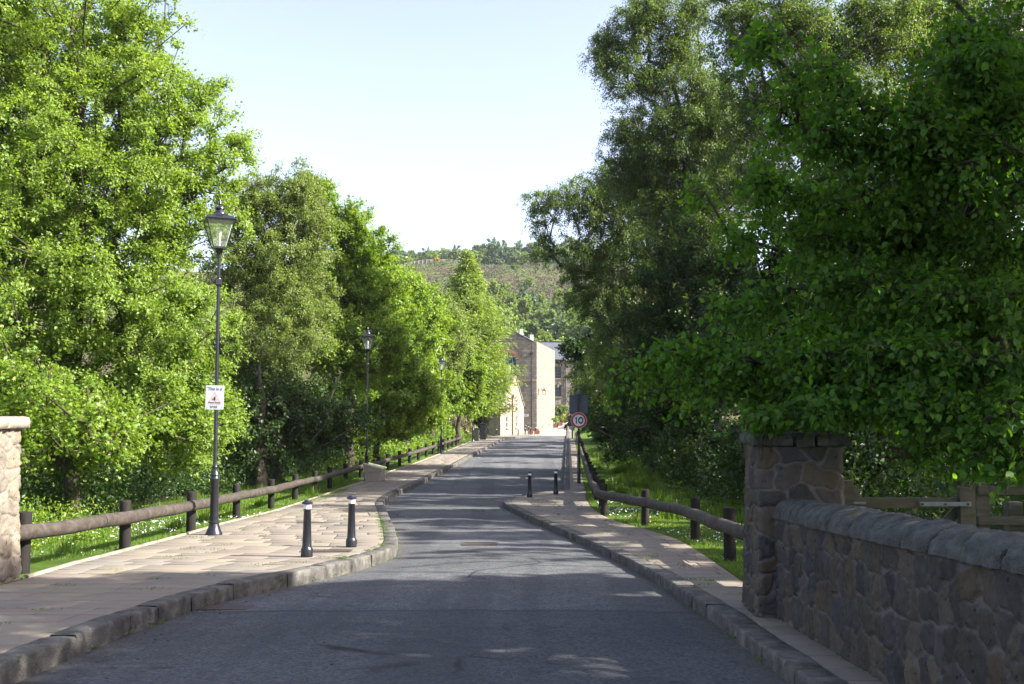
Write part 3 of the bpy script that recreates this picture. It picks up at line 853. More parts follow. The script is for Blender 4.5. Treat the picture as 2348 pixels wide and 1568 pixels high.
mb = MB(); poly_xz(mb, [(.028, .03), (.02, .012), (.012, .004), (.022, -.012), (.03, -.012), (.018, -.018), (.01, -.045), (.0, -.07), (-.004, -.05), (-.004, -.038), (-.02, -.046), (-.042, -.044), (-.042, -.036), (-.022, -.034), (-.016, -.01), (-.004, .01), (.012, .018)], -.002, .0008)
mb.build('running_figure', 'black', sg, smooth=0)
for a in (-1, 1):
    for b in (-1, 1):
        mb = MB(); mb.tube([(a * .135, -.003, b * .185), (a * .135, .001, b * .185)], .005, 8); mb.build('rivet', 'black', sg)
for b in (-.12, .12):
    mb = MB(); mb.lathe([(.043, b - .012), (.043, b + .012)], 16, c=(-.01, .045, 0), cap=False); mb.build('strap', 'galv', sg)

# ------------------------------------------------------------------ bollards
def bollard(loc, label, group):
    e = empty('bollard', loc, label, 'bollard', group)
    mb = MB(); mb.lathe([(.083, 0), (.085, .02), (.085, .11), (.079, .125), (.07, .135), (.066, .15), (.05, .66), (.054, .665), (.054, .68)], 20); mb.build('shaft', 'iron', e)
    mb = MB(); mb.lathe([(.0535, .681), (.0535, .745)], 20); mb.build('white_band', 'white', e)
    mb = MB(); mb.lathe([(.05, .746), (.072, .75), (.079, .757), (.079, .77), (.06, .785), (.05, .79), (.045, .8), (.02, .81)], 20); mb.build('cap', 'iron', e)
    return e
B0 = bollard(gnd(703, 1277, PL), 'nearest black bollard with white band, on left pavement by the grate', 'bollards at the pinch point')
copy_tree(B0, gnd(805, 1254, PL), 1, 'black bollard right of the nearest one, close to the left kerb bulge')
copy_tree(B0, gnd(1214, 1140, PR), 2, 'left one of two bollards on the paved nose across the road')
copy_tree(B0, gnd(1274, 1133, PR), 3, 'right one of two bollards on the paved nose, beside the log fence')
fb = [(1138, 1000.5, 'far bollard before the low garden wall and house corner'), (1187.6, 999, 'far bollard in front of the sunlit house wall, right of its downpipe'), (1203.7, 996.7, 'far bollard at the road edge just right of the house corner'), (1205, 989, 'far bollard behind another, below the street name plate'), (1211.4, 992, 'far bollard in the middle of the court cluster left of the flower tub'), (1216, 996, 'far bollard directly left of the red flower tub'), (1228, 995, 'far bollard right of the red flower tub at the mill corner'), (1269.4, 983, 'far bollard in front of the nearest timber planter'), (1288.7, 973, 'far bollard standing among the timber planters')]
for i, (x, y, lb) in enumerate(fb):
    copy_tree(B0, gnd(x, y, .1), i, lb, 'small distant bollards by the mill')

# ------------------------------------------------------------------ log rail fences
def log_fence(label, posts, side, off, rail_h, end=None, start=False):
    """posts: world xy"""
    e = empty('log_rail_fence', (posts[0][0], posts[0][1], float(G(posts[0][1])) + off), label, 'fence', 'log rail fences along the verges')
    L = np.array(e.location)
    vpost = posts[1:] if start else posts
    for i, (x, y) in enumerate(vpost):
        z = float(G(y)) + off
        mb = MB(); r = R.uniform(.082, .094); tilt = R.uniform(-.015, .015)
        mb.lathe([(r * 1.02, -.3), (r, .0), (r * .98, .3), (r, .71), (r * .95, .735), (r * .8, .742)], 16)
        mb.v = [(v[0] + x - L[0] + tilt * v[2], v[1] + y - L[1] + R.uniform(-.0015, .0015), v[2] + z - L[2] + R.uniform(-.002, .002)) for v in mb.v]
        mb.build('post', 'post', e, smooth=.8)
    pts = [(x - side * -.0 + .15 * (1 if side < 0 else -1), y) for x, y in posts]
    if end: pts.append(end)
    # smooth path through the rail points
    a = np.array(pts); s = np.concatenate([[0], np.cumsum(np.hypot(np.diff(a[:, 0]), np.diff(a[:, 1])))])
    ss = np.arange(0, s[-1], .1); X = np.interp(ss, s, a[:, 0]); Y = np.interp(ss, s, a[:, 1])
    k = np.hanning(13); k /= k.sum(); X = np.convolve(np.pad(X, 6, mode='edge'), k, 'valid'); Y = np.convolve(np.pad(Y, 6, mode='edge'), k, 'valid')
    cut = [0]
    while cut[-1] < len(ss) - 1: cut.append(min(len(ss) - 1, cut[-1] + int(R.uniform(27, 34))))
    if cut[-1] - cut[-2] < 8 and len(cut) > 2: cut.pop(-2)
    for c0, c1 in zip(cut[:-1], cut[1:]):
        mb = MB(); P = []; rad = []; r0 = R.uniform(.09, .1)
        idx = np.linspace(c0, c1, max(4, (c1 - c0) // 2))
        for q, f in enumerate(idx):
            i0 = min(len(X) - 2, int(f)); t = f - i0
            x = X[i0] * (1 - t) + X[i0 + 1] * t; y = Y[i0] * (1 - t) + Y[i0 + 1] * t
            if q == 0: y += .006
            if q == len(idx) - 1: y -= .006
            P.append((x - L[0], y - L[1], float(G(y)) + off + rail_h + .006 * math.sin(f * .3) - L[2])); rad.append(r0 * R.uniform(.985, 1.015))
        P = [P[0]] + P + [P[-1]]; rad = [rad[0] * .9] + rad + [rad[-1] * .9]
        P[0] = (P[0][0], P[0][1] - .004, P[0][2]); P[-1] = (P[-1][0], P[-1][1] + .004, P[-1][2])
        mb.tube(P, rad, 18); mb.build('rail', 'rail', e, smooth=1.0)
    return e
lpx = [(286, 1258), (437, 1219), (542, 1186), (621, 1165), (676, 1145), (721.5, 1132.6), (755.7, 1120), (792, 1107.5), (827, 1096)]
posts = [(-6.13, 11.62), (-6.05, 12.45)] + [tuple(gnd(x, y, PL)[:2]) for x, y in lpx]
yl = posts[-1][1]
while yl < 77:
    yl += 2.9; posts.append((float(xIL(yl)) - .3 - .12 * (yl > 45), yl))
log_fence('long weathered log rail on dark posts beside the left lawn', posts, -1, PL, .5, start=True)
rp_ = [(1673, 1283), (1593.5, 1239.5), (1479, 1205), (1384.5, 1180)]
posts = [tuple(gnd(x, y, PR)[:2]) for x, y in rp_]
yl = posts[-1][1]
while yl < 92:
    yl += 2.75; posts.append((float(xIR(yl)) + .28, yl))
ef = log_fence('curving dark log rail on stubby posts beside the right lawn', [(3.1, 11.2)] + posts, 1, PR, .5)

# ------------------------------------------------------------------ ten sign
p = gnd(1327, 1108, PR)
e = empty('road_sign', p, 'round red-ringed 10 speed sign on a dark post with grey plates behind', 'road sign')
mb = MB(); mb.lathe([(.068, 0), (.068, 1.02), (.06, 1.04), (.042, 1.06), (.042, 3.3)], 16); mb.build('post', 'iron', e)
mb = MB(); mb.lathe([(.05, 3.28), (.06, 3.3), (.06, 3.36), (.09, 3.39), (.1, 3.45), (.085, 3.53), (.05, 3.58), (.02, 3.6)], 16); mb.box((0, .02, 3.36), (.36, .06, .05)); mb.build('post_cap', 'signgrey', e)
zt = 2.42
def disc(r0, r1, y, t, n=48, cx=0, cz=0, sx_=1., sz_=1.):
    mb = MB(); vs = []; fs = []
    for k in range(n):
        a = 2 * math.pi * k / n
        for r in (r0, r1):
            for yy in (y, y + t): vs.append((cx + r * sx_ * math.cos(a), yy, cz + r * sz_ * math.sin(a)))
    for k in range(n):
        b = 4 * k; c = 4 * ((k + 1) % n)
        fs += [(b + 2, b, c, c + 2), (b + 1, b + 3, c + 3, c + 1), (b + 2, c + 2, c + 3, b + 3)]
        if r0 > 0: fs.append((b, b + 1, c + 1, c))
    mb.add(vs, fs); return mb
pt = disc(0, .31, -.075, .006).build('round_plate', 'white', e, smooth=.4)
for v in pt.data.vertices: v.co.z += zt
o = disc(.222, .298, -.078, .0015).build('red_ring', 'red', pt, smooth=0)
for v in o.data.vertices: v.co.z += zt
# digits 1 and 0
mb = MB(); poly_xz(mb, [(-.075, zt + .13), (-.105, zt + .13), (-.115, zt + .105), (-.155, zt + .095), (-.155, zt + .07), (-.115, zt + .07), (-.115, zt - .13), (-.075, zt - .13)], -.078, .0015)
mb.build('digit', 'black', pt, smooth=0)
mb = disc(.055, .1, -.078, .0015, sx_=1.0, sz_=1.35, cx=.075); o = mb.build('digit', 'black', pt, smooth=0)
for v in o.data.vertices: v.co.z += zt - 0
for (z0, z1, w, dx, nm) in ((2.67, 3.4, .71, .0, 'upper'), (2.2, 2.6, .68, -.02, 'lower')):
    mb = MB(); mb.box((dx, .065, (z0 + z1) / 2), (w, .012, z1 - z0))
    o = mb.build('back_plate', 'signgrey', e, smooth=0, bevel=.004); o['label'] = 'grey back of ' + nm + ' sign plate'
    mb = MB()
    for zz in ((z0 + .03, (z0 + z1) / 2, z1 - .03) if nm == 'upper' else (z0 + .05, z1 - .05)): mb.box((dx, .048, zz), (w * .985, .02, .03))
    mb.build('stiffener', 'signgrey', o, smooth=0)
# small pale notice on a grey stub post near the far end of the fence
p = gnd(1312, 1005, PR); 
e = empty('notice_post', p, 'small pale notice plate on short grey post at far end of right fence', 'sign')
mb = MB(); mb.box((0, 0, .45), (.16, .12, .9)); mb.build('post', 'signgrey', e, smooth=0)
mb = MB(); mb.box((0, -.075, .95), (.42, .02, .36)); mb.build('plate', 'galv', e, smooth=0, bevel=.004)
mb = MB()
for k, w in enumerate((.3, .34, .26)): mb.box((.02, -.088, 1.06 - .09 * k), (w, .003, .028))
mb.build('text_rows', 'greytext', e, smooth=0)

# ------------------------------------------------------------------ grit bin
p = gnd(853, 1104, PL)
e = empty('grit_bin', (p[0] + .05, p[1] + .35, p[2]), 'beige plastic grit bin with sloping yellowed lid behind the second lamp', 'grit bin', rz=math.radians(-6))
mb = MB()
def pris(mb, pts_xz, y0, y1):
    k = len(pts_xz); vs = [(x, y0, z) for x, z in pts_xz] + [(x, y1, z) for x, z in pts_xz]
    fs = [tuple(range(k)), tuple(reversed(range(k, 2 * k)))] + [(i, i + k, (i + 1) % k + k, (i + 1) % k) for i in range(k)]
    mb.add(vs, fs)
pris(mb, [(-.3, 0), (.3, 0), (.34, .45), (-.36, .62), (-.34, .3)], -.32, .32)
pris(mb, [(-.33, .33), (.355, .4), (.37, .47), (-.385, .645)], -.34, .34)
for yy in (-.26, 0, .26):
    mb.box((.325, yy, .2), (.05, .07, .4))
for xx in (.18, .24): mb.box((xx, -.325, .2), (.025, .02, .38))
mb.build('tub', 'grit', e, smooth=0, bevel=.012)
mb = MB(); pris(mb, [(-.4, .645), (.385, .462), (.41, .5), (.38, .53), (-.36, .71), (-.4, .69)], -.365, .365); mb.build('lid', 'gritlid', e, smooth=0, bevel=.015)

# ------------------------------------------------------------------ cabinets and small post
def cabinet(p, w, d, h, mat, label, rz=0.):
    e = empty('utility_cabinet', p, label, 'cabinet', rz=rz)
    mb = MB(); mb.box((0, 0, h / 2), (w, d, h)); mb.build('body', mat, e, smooth=0, bevel=.015)
    mb = MB(); mb.box((0, 0, h + .02), (w + .06, d + .06, .06)); mb.build('top', mat, e, smooth=0, bevel=.02)
    mb = MB(); mb.box((0, -d / 2 - .006, h * .5), (w * .84, .014, h * .86)); dr = mb.build('door', mat, e, smooth=0, bevel=.004)
    mb = MB(); mb.box((w * .3, -d / 2 - .02, h * .5), (.03, .02, .14)); mb.build('handle', 'galv', dr, smooth=0)
    return e
p = gnd(1092, 1011, PL); cabinet((p[0], p[1] + .2, p[2]), .4, .5, 1.05, 'cab', 'olive grey pillar cabinet beside the distant lamp post')
p = gnd(1107, 1008, PL); cabinet((p[0], p[1] + .2, p[2]), .55, .55, 1.38, 'cabblack', 'taller black cabinet between the olive cabinet and the small sign post')
p = gnd(1115.6, 1001, PL)
e = empty('sign_post', p, 'thin black post with a small dark rectangular plate before the garden wall', 'sign post')
mb = MB(); mb.lathe([(.12, 0), (.1, .15), (.06, .3), (.045, .9), (.03, 1.0), (.03, 2.5)], 12); mb.build('post', 'iron', e)
mb = MB(); mb.box((0, -.05, 2.35), (.4, .03, .3)); mb.build('plate', 'cabblack', e, smooth=0)

# ------------------------------------------------------------------ drain covers
def grate(loc, w, d, n, label, name='drain_grate', rz=0., off=.012):
    e = empty(name, loc, label, 'drain cover', rz=rz)
    mb = MB(); t = .03
    for s in (-1, 1):
        mb.box((s * (w / 2 - t / 2), 0, off / 2), (t, d, off)); mb.box((0, s * (d / 2 - t / 2), off / 2 + .0015), (w - 2 * t, t, off))
    mb.build('frame', 'castiron', e, smooth=0)
    for k in range(n):
        x = -w / 2 + t + (w - 2 * t) * (k + .5) / n
        mb = MB(); mb.box((x, 0, off / 2 - .001), ((w - 2 * t) / n * .5, d - 2 * t, off)); mb.build('bar', 'castiron', e, smooth=0)
    mb = MB(); mb.box((0, 0, .002), (w - 2 * t, d - 2 * t, .002)); mb.build('pit_shade_sheet', 'black', e, smooth=0)  # flat black sheet stands in for the darkness below the bars
    return e
p = gnd(1100, 1248, .0); e = grate((p[0], p[1], p[2] + .003), .62, .48, 11, 'rusty drain grate in the middle of the road at the pinch', off=.014); e.rotation_euler = (math.radians(-2.6), 0, 0)
p = gnd(748, 1264, PL); e = grate((p[0], p[1], p[2] + .001), .75, .32, 14, 'rusty slotted grate set in the flags behind the nearest bollard'); e.rotation_euler = (math.radians(-2.6), 0, 0)
p = gnd(505, 1390, .0)
e = empty('access_cover', (p[0], p[1], p[2] - .016), 'dark double iron access cover in the road beside the left kerb', 'drain cover')
e.rotation_euler = (math.radians(-3), 0, 0)
for s in (-1, 1):
    mb = MB(); mb.box((s * .16, 0, .002), (.31, .3, .006)); 
    for a in range(6):
        for b in range(5): mb.box((s * .16 - .12 + a * .048, -.11 + b * .055, .0055), (.03, .012, .002), rz=.7 if (a + b) % 2 else -.7)
    mb.build('lid', 'castiron', e, smooth=0)
# ------------------------------------------------------------------ buildings
def wall_panel(mb, A, D, Nn, L, top, openings, reveal=.18):
    """A base point, D unit along, Nn outward normal, top(u)->height or number, openings (u0,u1,z0,z1)."""
    A = np.array(A, float); D = np.array([D[0], D[1], 0.]); Nn = np.array([Nn[0], Nn[1], 0.])
    us = {0., float(L)}; fn = top if callable(top) else (lambda u: top)
    for o in openings: us |= {o[0], o[1]}
    if callable(top):
        us |= set(np.linspace(0, L, 9).tolist())
    us = sorted(us)
    def P(u, z, dep=0): return A + D * u - Nn * dep + np.array([0, 0, z])
    for u0, u1 in zip(us[:-1], us[1:]):
        if u1 - u0 < 1e-5: continue
        ops = sorted([o for o in openings if o[0] <= u0 + 1e-6 and o[1] >= u1 - 1e-6], key=lambda o: o[2])
        z = 0.; segs = []
        for o in ops: segs.append((z, o[2])); z = o[3]
        for (a, b) in segs: mb.add([P(u0, a), P(u1, a), P(u1, b), P(u0, b)], [(0, 1, 2, 3)], [[(u0, a), (u1, a), (u1, b), (u0, b)]])
        mb.add([P(u0, z), P(u1, z), P(u1, fn(u1)), P(u0, fn(u0))], [(0, 1, 2, 3)], [[(u0, z), (u1, z), (u1, fn(u1)), (u0, fn(u0))]])
    for (u0, u1, z0, z1) in openings:
        for (a, b, c, d) in (((u0, z0), (u1, z0), 0, 0), ((u1, z0), (u1, z1), 0, 0), ((u1, z1), (u0, z1), 0, 0), ((u0, z1), (u0, z0), 0, 0)):
            mb.add([P(*a), P(*b), P(*b, reveal), P(*a, reveal)], [(0, 1, 2, 3)], [[(0, 0), (1, 0), (1, .2), (0, .2)]])
def window(parent, A, D, Nn, o, panes=(2, 3), glass='darkwin', frame='frame', sill=True, dep=.12, fw=.06):
    A = np.array(A, float); D3 = np.array([D[0], D[1], 0.]); N3 = np.array([Nn[0], Nn[1], 0.])
    u0, u1, z0, z1 = o; rz = math.atan2(D[1], D[0])
    c = A + D3 * (u0 + u1) / 2 - N3 * dep + np.array([0, 0, (z0 + z1) / 2])
    mb = MB(); w = u1 - u0; h = z1 - z0
    def bx(du, dz, sx, sz, t=.07, dn=0.):
        q = c + D3 * du + N3 * dn; mb.box((q[0], q[1], q[2] + dz), (sx, t, sz), rz)
    for s in (-1, 1): bx(s * (w / 2 - fw / 2), 0, fw, h); bx(0, s * (h / 2 - fw / 2), w - 2 * fw, fw, .066)
    for k in range(1, panes[0]): bx(-w / 2 + w * k / panes[0], 0, .035, h - 2 * fw, .04)
    for k in range(1, panes[1]): bx(0, -h / 2 + h * k / panes[1], w - 2 * fw, .035, .036)
    f = mb.build('window', frame, parent, smooth=0)
    mb = MB(); q = c - N3 * .01; mb.box((q[0], q[1], q[2]), (w - fw, .012, h - fw), rz); mb.build('pane', glass, f, smooth=0)
    if sill:
        mb = MB(); q = A + D3 * (u0 + u1) / 2 + N3 * .02 + np.array([0, 0, z0 - .07]); mb.box((q[0], q[1], q[2]), (w + .2, .24, .13), rz); mb.build('sill', 'edging', f, smooth=0)
    return f
def beam(mb, a, b, w, h):
    a = np.array(a, float); b = np.array(b, float); d = b - a; L = np.linalg.norm(d); d /= L
    s = np.cross(d, [0, 0, 1.]); s /= np.linalg.norm(s); u = np.cross(s, d)
    vs = [p + s * i * w / 2 + u * j * h / 2 for p in (a, b) for j in (-1, 1) for i in (-1, 1)]
    mb.add(vs, [(0, 1, 3, 2), (4, 6, 7, 5), (0, 4, 5, 1), (2, 3, 7, 6), (0, 2, 6, 4), (1, 5, 7, 3)])

# mill: bright long wall on the right, gable towards the road
A = np.array([2.98, 120.0, float(G(120)) - .05]); Dm = np.array([3.13, 21.]); Dm /= np.linalg.norm(Dm); Nm = np.array([Dm[1], -Dm[0]])
Dg = -Nm; Ng = -Dm       # gable runs to the left, faces the camera
em = bpy.data.objects.new('mill_building', None); COL.objects.link(em)
tag(em, 'tall brown sandstone mill with sunlit blank side wall and gable to the road', 'building')
H = 10.85; GL = 7.2; RH = 1.95; LL = 20.8
mb = MB()
wall_panel(mb, A, Dm, Nm, LL, H, [])
gop = [(2.5, 4.5, .9, 3.0), (2.5, 4.5, 3.7, 5.8), (2.5, 4.5, 6.4, 9.0), (1.0, 1.6, 2.0, 2.7)]
gop = gop[:3]
wall_panel(mb, A, Dg, Ng, GL, lambda u: H - .25 + RH * (1 - abs(u - GL / 2) / (GL / 2)), gop, .35)
B = A + np.array([*(Dg * GL), 0]); wall_panel(mb, B, Dm, -Nm, LL, H - .25, [])
C = A + np.array([*(Dm * LL), 0]); wall_panel(mb, C, Dg, -Ng, GL, lambda u: H - .25 + RH * (1 - abs(u - GL / 2) / (GL / 2)), [])
# parapet thickness behind the side wall
t1 = A + np.array([*(Dg * .35), H]); t0 = A + np.array([0, 0, H]); t3 = t0 + np.array([*(Dm * LL), 0]); t2 = t1 + np.array([*(Dm * LL), 0])
mb.add([t0, t3, t2, t1], [(0, 1, 2, 3)], [[(0, 0), (LL, 0), (LL, .35), (0, .35)]])
t1b = t1 - np.array([0, 0, .9]); t2b = t2 - np.array([0, 0, .9])
mb.add([t1, t2, t2b, t1b], [(0, 1, 2, 3)], [[(0, 0), (LL, 0), (LL, .9), (0, .9)]])
mb.add([A + np.array([0, 0, H - .25]), A + np.array([*(Dg * .35), H - .25 + RH * .1]), t1, t0], [(0, 1, 2, 3)], [[(0, 0), (.35, .1), (.35, .4), (0, .4)]])
mb.build('wall', 'mill', em, smooth=0)
mb = MB()
def PG(u, v, z): return A + np.array([*(Dg * u + Dm * v), z])
zr = H - .25 + RH
sl_ = RH / (GL / 2)
for (ua, ub) in ((.36, GL / 2), (GL + .15, GL / 2)):
    za = H - .25 + RH * (1 - abs(ua - GL / 2) / (GL / 2)) + .06
    for (dz) in (0,):
        mb.add([PG(ua, -.12, za), PG(ua, LL, za), PG(ub, LL, zr + .06), PG(ub, -.12, zr + .06)], [(0, 1, 2, 3)], [[(0, 0), (LL, 0), (LL, 4), (0, 4)]])
        mb.add([PG(ua, -.12, za - .14), PG(ua, -.12, za), PG(ub, -.12, zr + .06), PG(ub, -.12, zr - .08)], [(0, 1, 2, 3)], [[(0, 0), (0, .1), (4, .1), (4, 0)]])
rf = mb.build('roof', 'slate', em, smooth=0)
mb = MB()
for (u, v) in ((2.55, 5), (1.75, 9)):
    q = PG(u, v, zr - .1 - sl_ * abs(GL / 2 - u)); mb.box((q[0], q[1], q[2] + .45), (.45, .45, .8))
mb.build('vent', 'frame', rf, smooth=0)
mb = MB(); q = PG(GL / 2, .2, zr + .25); mb.box(q, (.4, .3, .45)); mb.build('ridge_block', 'coping', rf, smooth=0)
# arched loading bay: orange brick arch, bands of paler stone
mb = MB()
for k in range(12):
    a0 = math.pi * k / 12; a1 = math.pi * (k + 1) / 12; r0, r1 = 1.08, 1.42
    q = [PG(3.5 + r * math.cos(a), -.05, 8.35 + r * .75 * math.sin(a) + .35) for a in (a0, a1) for r in (r0, r1)]
    q2 = [x + np.array([*(Dm * .04), 0]) for x in q]
    mb.add(q + q2, [(0, 1, 3, 2), (4, 6, 7, 5), (1, 5, 7, 3), (0, 2, 6, 4)])
mb.build('arch', mat_plain('orange_brick', (.36, .17, .1), .8, .2), em, smooth=0)
for i, o in enumerate(gop):
    w_ = window(em, A, Dg, Ng, o, (4, 2), 'bluewin', 'frame', True, .25)
mb = MB()
for z in (3.8, 4.75): beam(mb, PG(2.4, -.35, z), PG(4.6, -.35, z), .05, .05)
for k in range(14): beam(mb, PG(2.45 + k * .16, -.35, 3.8), PG(2.451 + k * .16, -.35, 4.75), .03, .03)
mb.build('balcony_rail', mat_plain('blue_rail', (.06, .1, .2), .5), em, smooth=0)
mb = MB(); a = PG(.62, -.12, 0); b = PG(.62, -.12, 9.4); mb.tube([a, b], .07, 8); mb.box((b[0], b[1], b[2]), (.32, .25, .3)); b2 = PG(.62, -.12, 10.7); mb.tube([b, b2], .05, 8)
mb.build('downpipe', 'black', em, smooth=.6)
mb = MB()
for (z, u0, u1) in ((6.15, .0, 2.3), (6.15, 4.7, GL)):
    q0 = PG(u0, -.02, z); q1 = PG(u1, -.02, z); beam(mb, q0, q1, .05, .25)
q0 = A + np.array([*(Nm * .01 + Dm * 0), 6.2]); q1 = q0 + np.array([*(Dm * LL), 0]); 
mb.build('string_course', mat_plain('pink_sandstone', (.38, .26, .19), .9, .15), em, smooth=0)
q = A + np.array([*(Dg * 1.72 + Ng * .04), 1.75])
# nameplate: a thing on the wall
rzg = math.atan2(-Dg[1], -Dg[0])
mb = MB(); rrect(mb, 1.5, .3, .02, .02)
sp_ = mb.build('street_name_plate', 'white', None, smooth=.5); sp_.location = A + np.array([*(Dg * 1.72 + Ng * .05), 1.93]); sp_.rotation_euler = (0, 0, rzg)
tag(sp_, 'white street name plate low on the shaded mill gable', 'sign')
text('KIERS COURT', .2, (0, -.004, 0), 'greytext', sp_, sx_=.98, off=.002)
# bracket lantern
q = A + np.array([*(Dm * 1.2 + Nm * .0), 4.9])
e = empty('wall_lantern', q, 'black bracket lantern projecting from the sunlit mill wall', 'wall lamp')
mb = MB(); n3 = np.array([*Nm, 0]); mb.tube([n3 * .03 + [0, 0, -.5], n3 * .03 + [0, 0, .3]], .05, 8); mb.tube([n3 * .05, n3 * .35 + [0, 0, .12], n3 * .75 + [0, 0, .1]], .02, 8); mb.build('bracket', 'iron', e)
c_ = n3 * .75
mb = MB()
mb.lathe([(.32, .0), (.33, .03), (.18, .14), (.1, .18), (.07, .26), (.03, .3), (.02, .42)], 4, c=tuple(c_), rot=.7, cap=True)
for k in range(4):
    a = .7 + k * math.pi / 2; mb.tube([c_ + np.array([.3 * math.cos(a), .3 * math.sin(a), 0]), c_ + np.array([.15 * math.cos(a), .15 * math.sin(a), -.5])], .018, 5)
mb.lathe([(.16, -.53), (.16, -.49)], 4, c=tuple(c_), rot=.7)
mb.build('lantern', 'iron', e, smooth=0)

# rear range behind the mill
e = bpy.data.objects.new('rear_range', None); COL.objects.link(e)
tag(e, 'grey stone rear range with long slate roof behind the mill', 'building')
A2 = np.array([-6., 158., float(G(158)) - .1]); D2 = np.array([1., .03]); D2 /= np.linalg.norm(D2); N2 = np.array([D2[1], -D2[0]])
ops = [(u, u + 1.1, z, z + 1.9) for u in (12.75, 15.9, 19., 22.) for z in (.9, 4.1, 7.0)]
mb = MB(); wall_panel(mb, A2, D2, N2, 30, 10.2, ops)
for (P0, Dx, Nx, l) in ((A2 + np.array([*(D2 * 30), 0]), -N2, D2, 9), (A2, -N2, -D2, 9)):
    wall_panel(mb, P0, Dx, Nx, l, lambda u: 10.2 + 2.9 * (1 - abs(u - 4.5) / 4.5), [])
mb.build('wall', 'mill', e, smooth=0)
for o in ops: window(e, A2, D2, N2, o, (2, 4), 'darkwin', 'coping', True)
mb = MB()
def P2(u, v, z): return A2 + np.array([*(D2 * u - N2 * v), z])
def P2q(u, v, z): return P2(u, v, z)
mb.add([P2(-.2, -.3, 10.0), P2(19.0, -.3, 10.0), P2(19.0, 4.5, 13.1), P2(-.2, 4.5, 13.1)], [(0, 1, 2, 3)], [[(0, 0), (19, 0), (19, 5.8), (0, 5.8)]])
mb.add([P2(-.2, 9.3, 10.0), P2(30, 9.3, 10.0), P2(30, 4.5, 13.1), P2(-.2, 4.5, 13.1)], [(3, 2, 1, 0)], [[(0, 0), (19, 0), (19, 5.8), (0, 5.8)]])
mb.add([P2(19.0, -.3, 10.2), P2(30, -.3, 10.2), P2(30, 4.5, 13.65), P2(19.0, 4.5, 13.65)], [(0, 1, 2, 3)], [[(0, 0), (11, 0), (11, 5.8), (0, 5.8)]])
mb.add([P2(19.0, -.3, 10.0), P2(19.0, -.3, 10.2), P2(19.0, 4.5, 13.65), P2(19.0, 4.5, 13.1)], [(0, 1, 2, 3)])
rf = mb.build('roof', 'slate', e, smooth=0)
mb = MB(); beam(mb, P2(-.2, 4.5, 13.14), P2(19, 4.5, 13.14), .3, .12); beam(mb, P2(19, 4.5, 13.69), P2(30, 4.5, 13.69), .3, .12); mb.build('ridge_tiles', 'black', rf, smooth=0)
mb = MB(); beam(mb, P2(-.2, -.36, 9.95), P2(30, -.36, 9.95), .14, .12); beam(mb, P2(14.5, -.1, 0), P2(14.501, -.1, 9.9), .11, .11); mb.build('downpipe', 'black', e, smooth=0)

# house
C0 = np.array([-1.2, 103.4, float(G(104)) + .06]); Dh = np.array([2.5, 5.6]); Lh = 6.1; Dh /= np.linalg.norm(Dh); Nh = np.array([Dh[1], -Dh[0]])
e = bpy.data.objects.new('stone_house', None); COL.objects.link(e)
tag(e, 'small cream stone house, sunlit gable with two narrow windows, before the mill', 'house')
pk = .62 * Lh
def htop(u): return 3.05 + (3.15 * u / pk if u < pk else 3.15 * (Lh - u) / (Lh - pk))
ops = [(1.45, 2.0, .85, 2.05), (3.9, 4.4, .85, 2.05), (4.05, 4.5, 3.05, 3.85)]
mb = MB(); wall_panel(mb, C0, Dh, Nh, Lh, htop, ops, .2)
Bh = C0 + np.array([*(-Nh * 9), 0])
wall_panel(mb, C0, -Nh, -Dh, 9, 3.05, [(2, 3, .9, 2.1), (5, 6, .9, 2.1)], .15)
E0 = C0 + np.array([*(Dh * Lh), 0]); wall_panel(mb, E0, -Nh, Dh, 9, 3.05, [])
wall_panel(mb, Bh, Dh, -Nh, Lh, htop, [])
mb.build('wall', 'house', e, smooth=0)
for o in ops: window(e, C0, Dh, Nh, o, (1, 2), 'darkwin', 'frame', True, .1)
for o in [(2, 3, .9, 2.1), (5, 6, .9, 2.1)]: window(e, C0, -Nh, -Dh, o, (2, 2), 'bluewin', 'frame', True, .1)
def PH(u, v, z): return C0 + np.array([*(Dh * u - Nh * v), z])
mb = MB()
for (u, ) in ((0.,), (Lh,)):
    s_ = -.2 if u == 0 else .2
    mb.add([PH(u + s_, -.02, htop(u) - .1), PH(u + s_, 9.1, htop(u) - .1), PH(pk, 9.1, htop(pk) + .08), PH(pk, -.02, htop(pk) + .08)], [(0, 1, 2, 3)], [[(0, 0), (9, 0), (9, 4), (0, 4)]])
rf = mb.build('roof', 'slate', e, smooth=0)
mb = MB(); beam(mb, PH(-.1, .06, htop(0) + .05), PH(pk, .06, htop(pk) + .14), .3, .12); beam(mb, PH(Lh + .1, .06, htop(Lh) + .05), PH(pk, .06, htop(pk) + .14), .3, .12)
mb.build('gable_coping', 'house', rf, smooth=0)
mb = MB(); q = PH(pk - .1, 1.2, htop(pk) + .5); mb.box(q, (.8, .8, 1.5), math.atan2(Dh[1], Dh[0])); mb.build('chimney', 'house', rf, smooth=0)
mb = MB(); mb.tube([PH(2.95, -.09, 0), PH(2.95, -.09, 4.1)], .06, 8); q = PH(2.95, -.1, 4.15); mb.box(q, (.25, .25, .3)); mb.build('downpipe', mat_plain('brown_pipe', (.12, .08, .03), .5), e, smooth=.6)

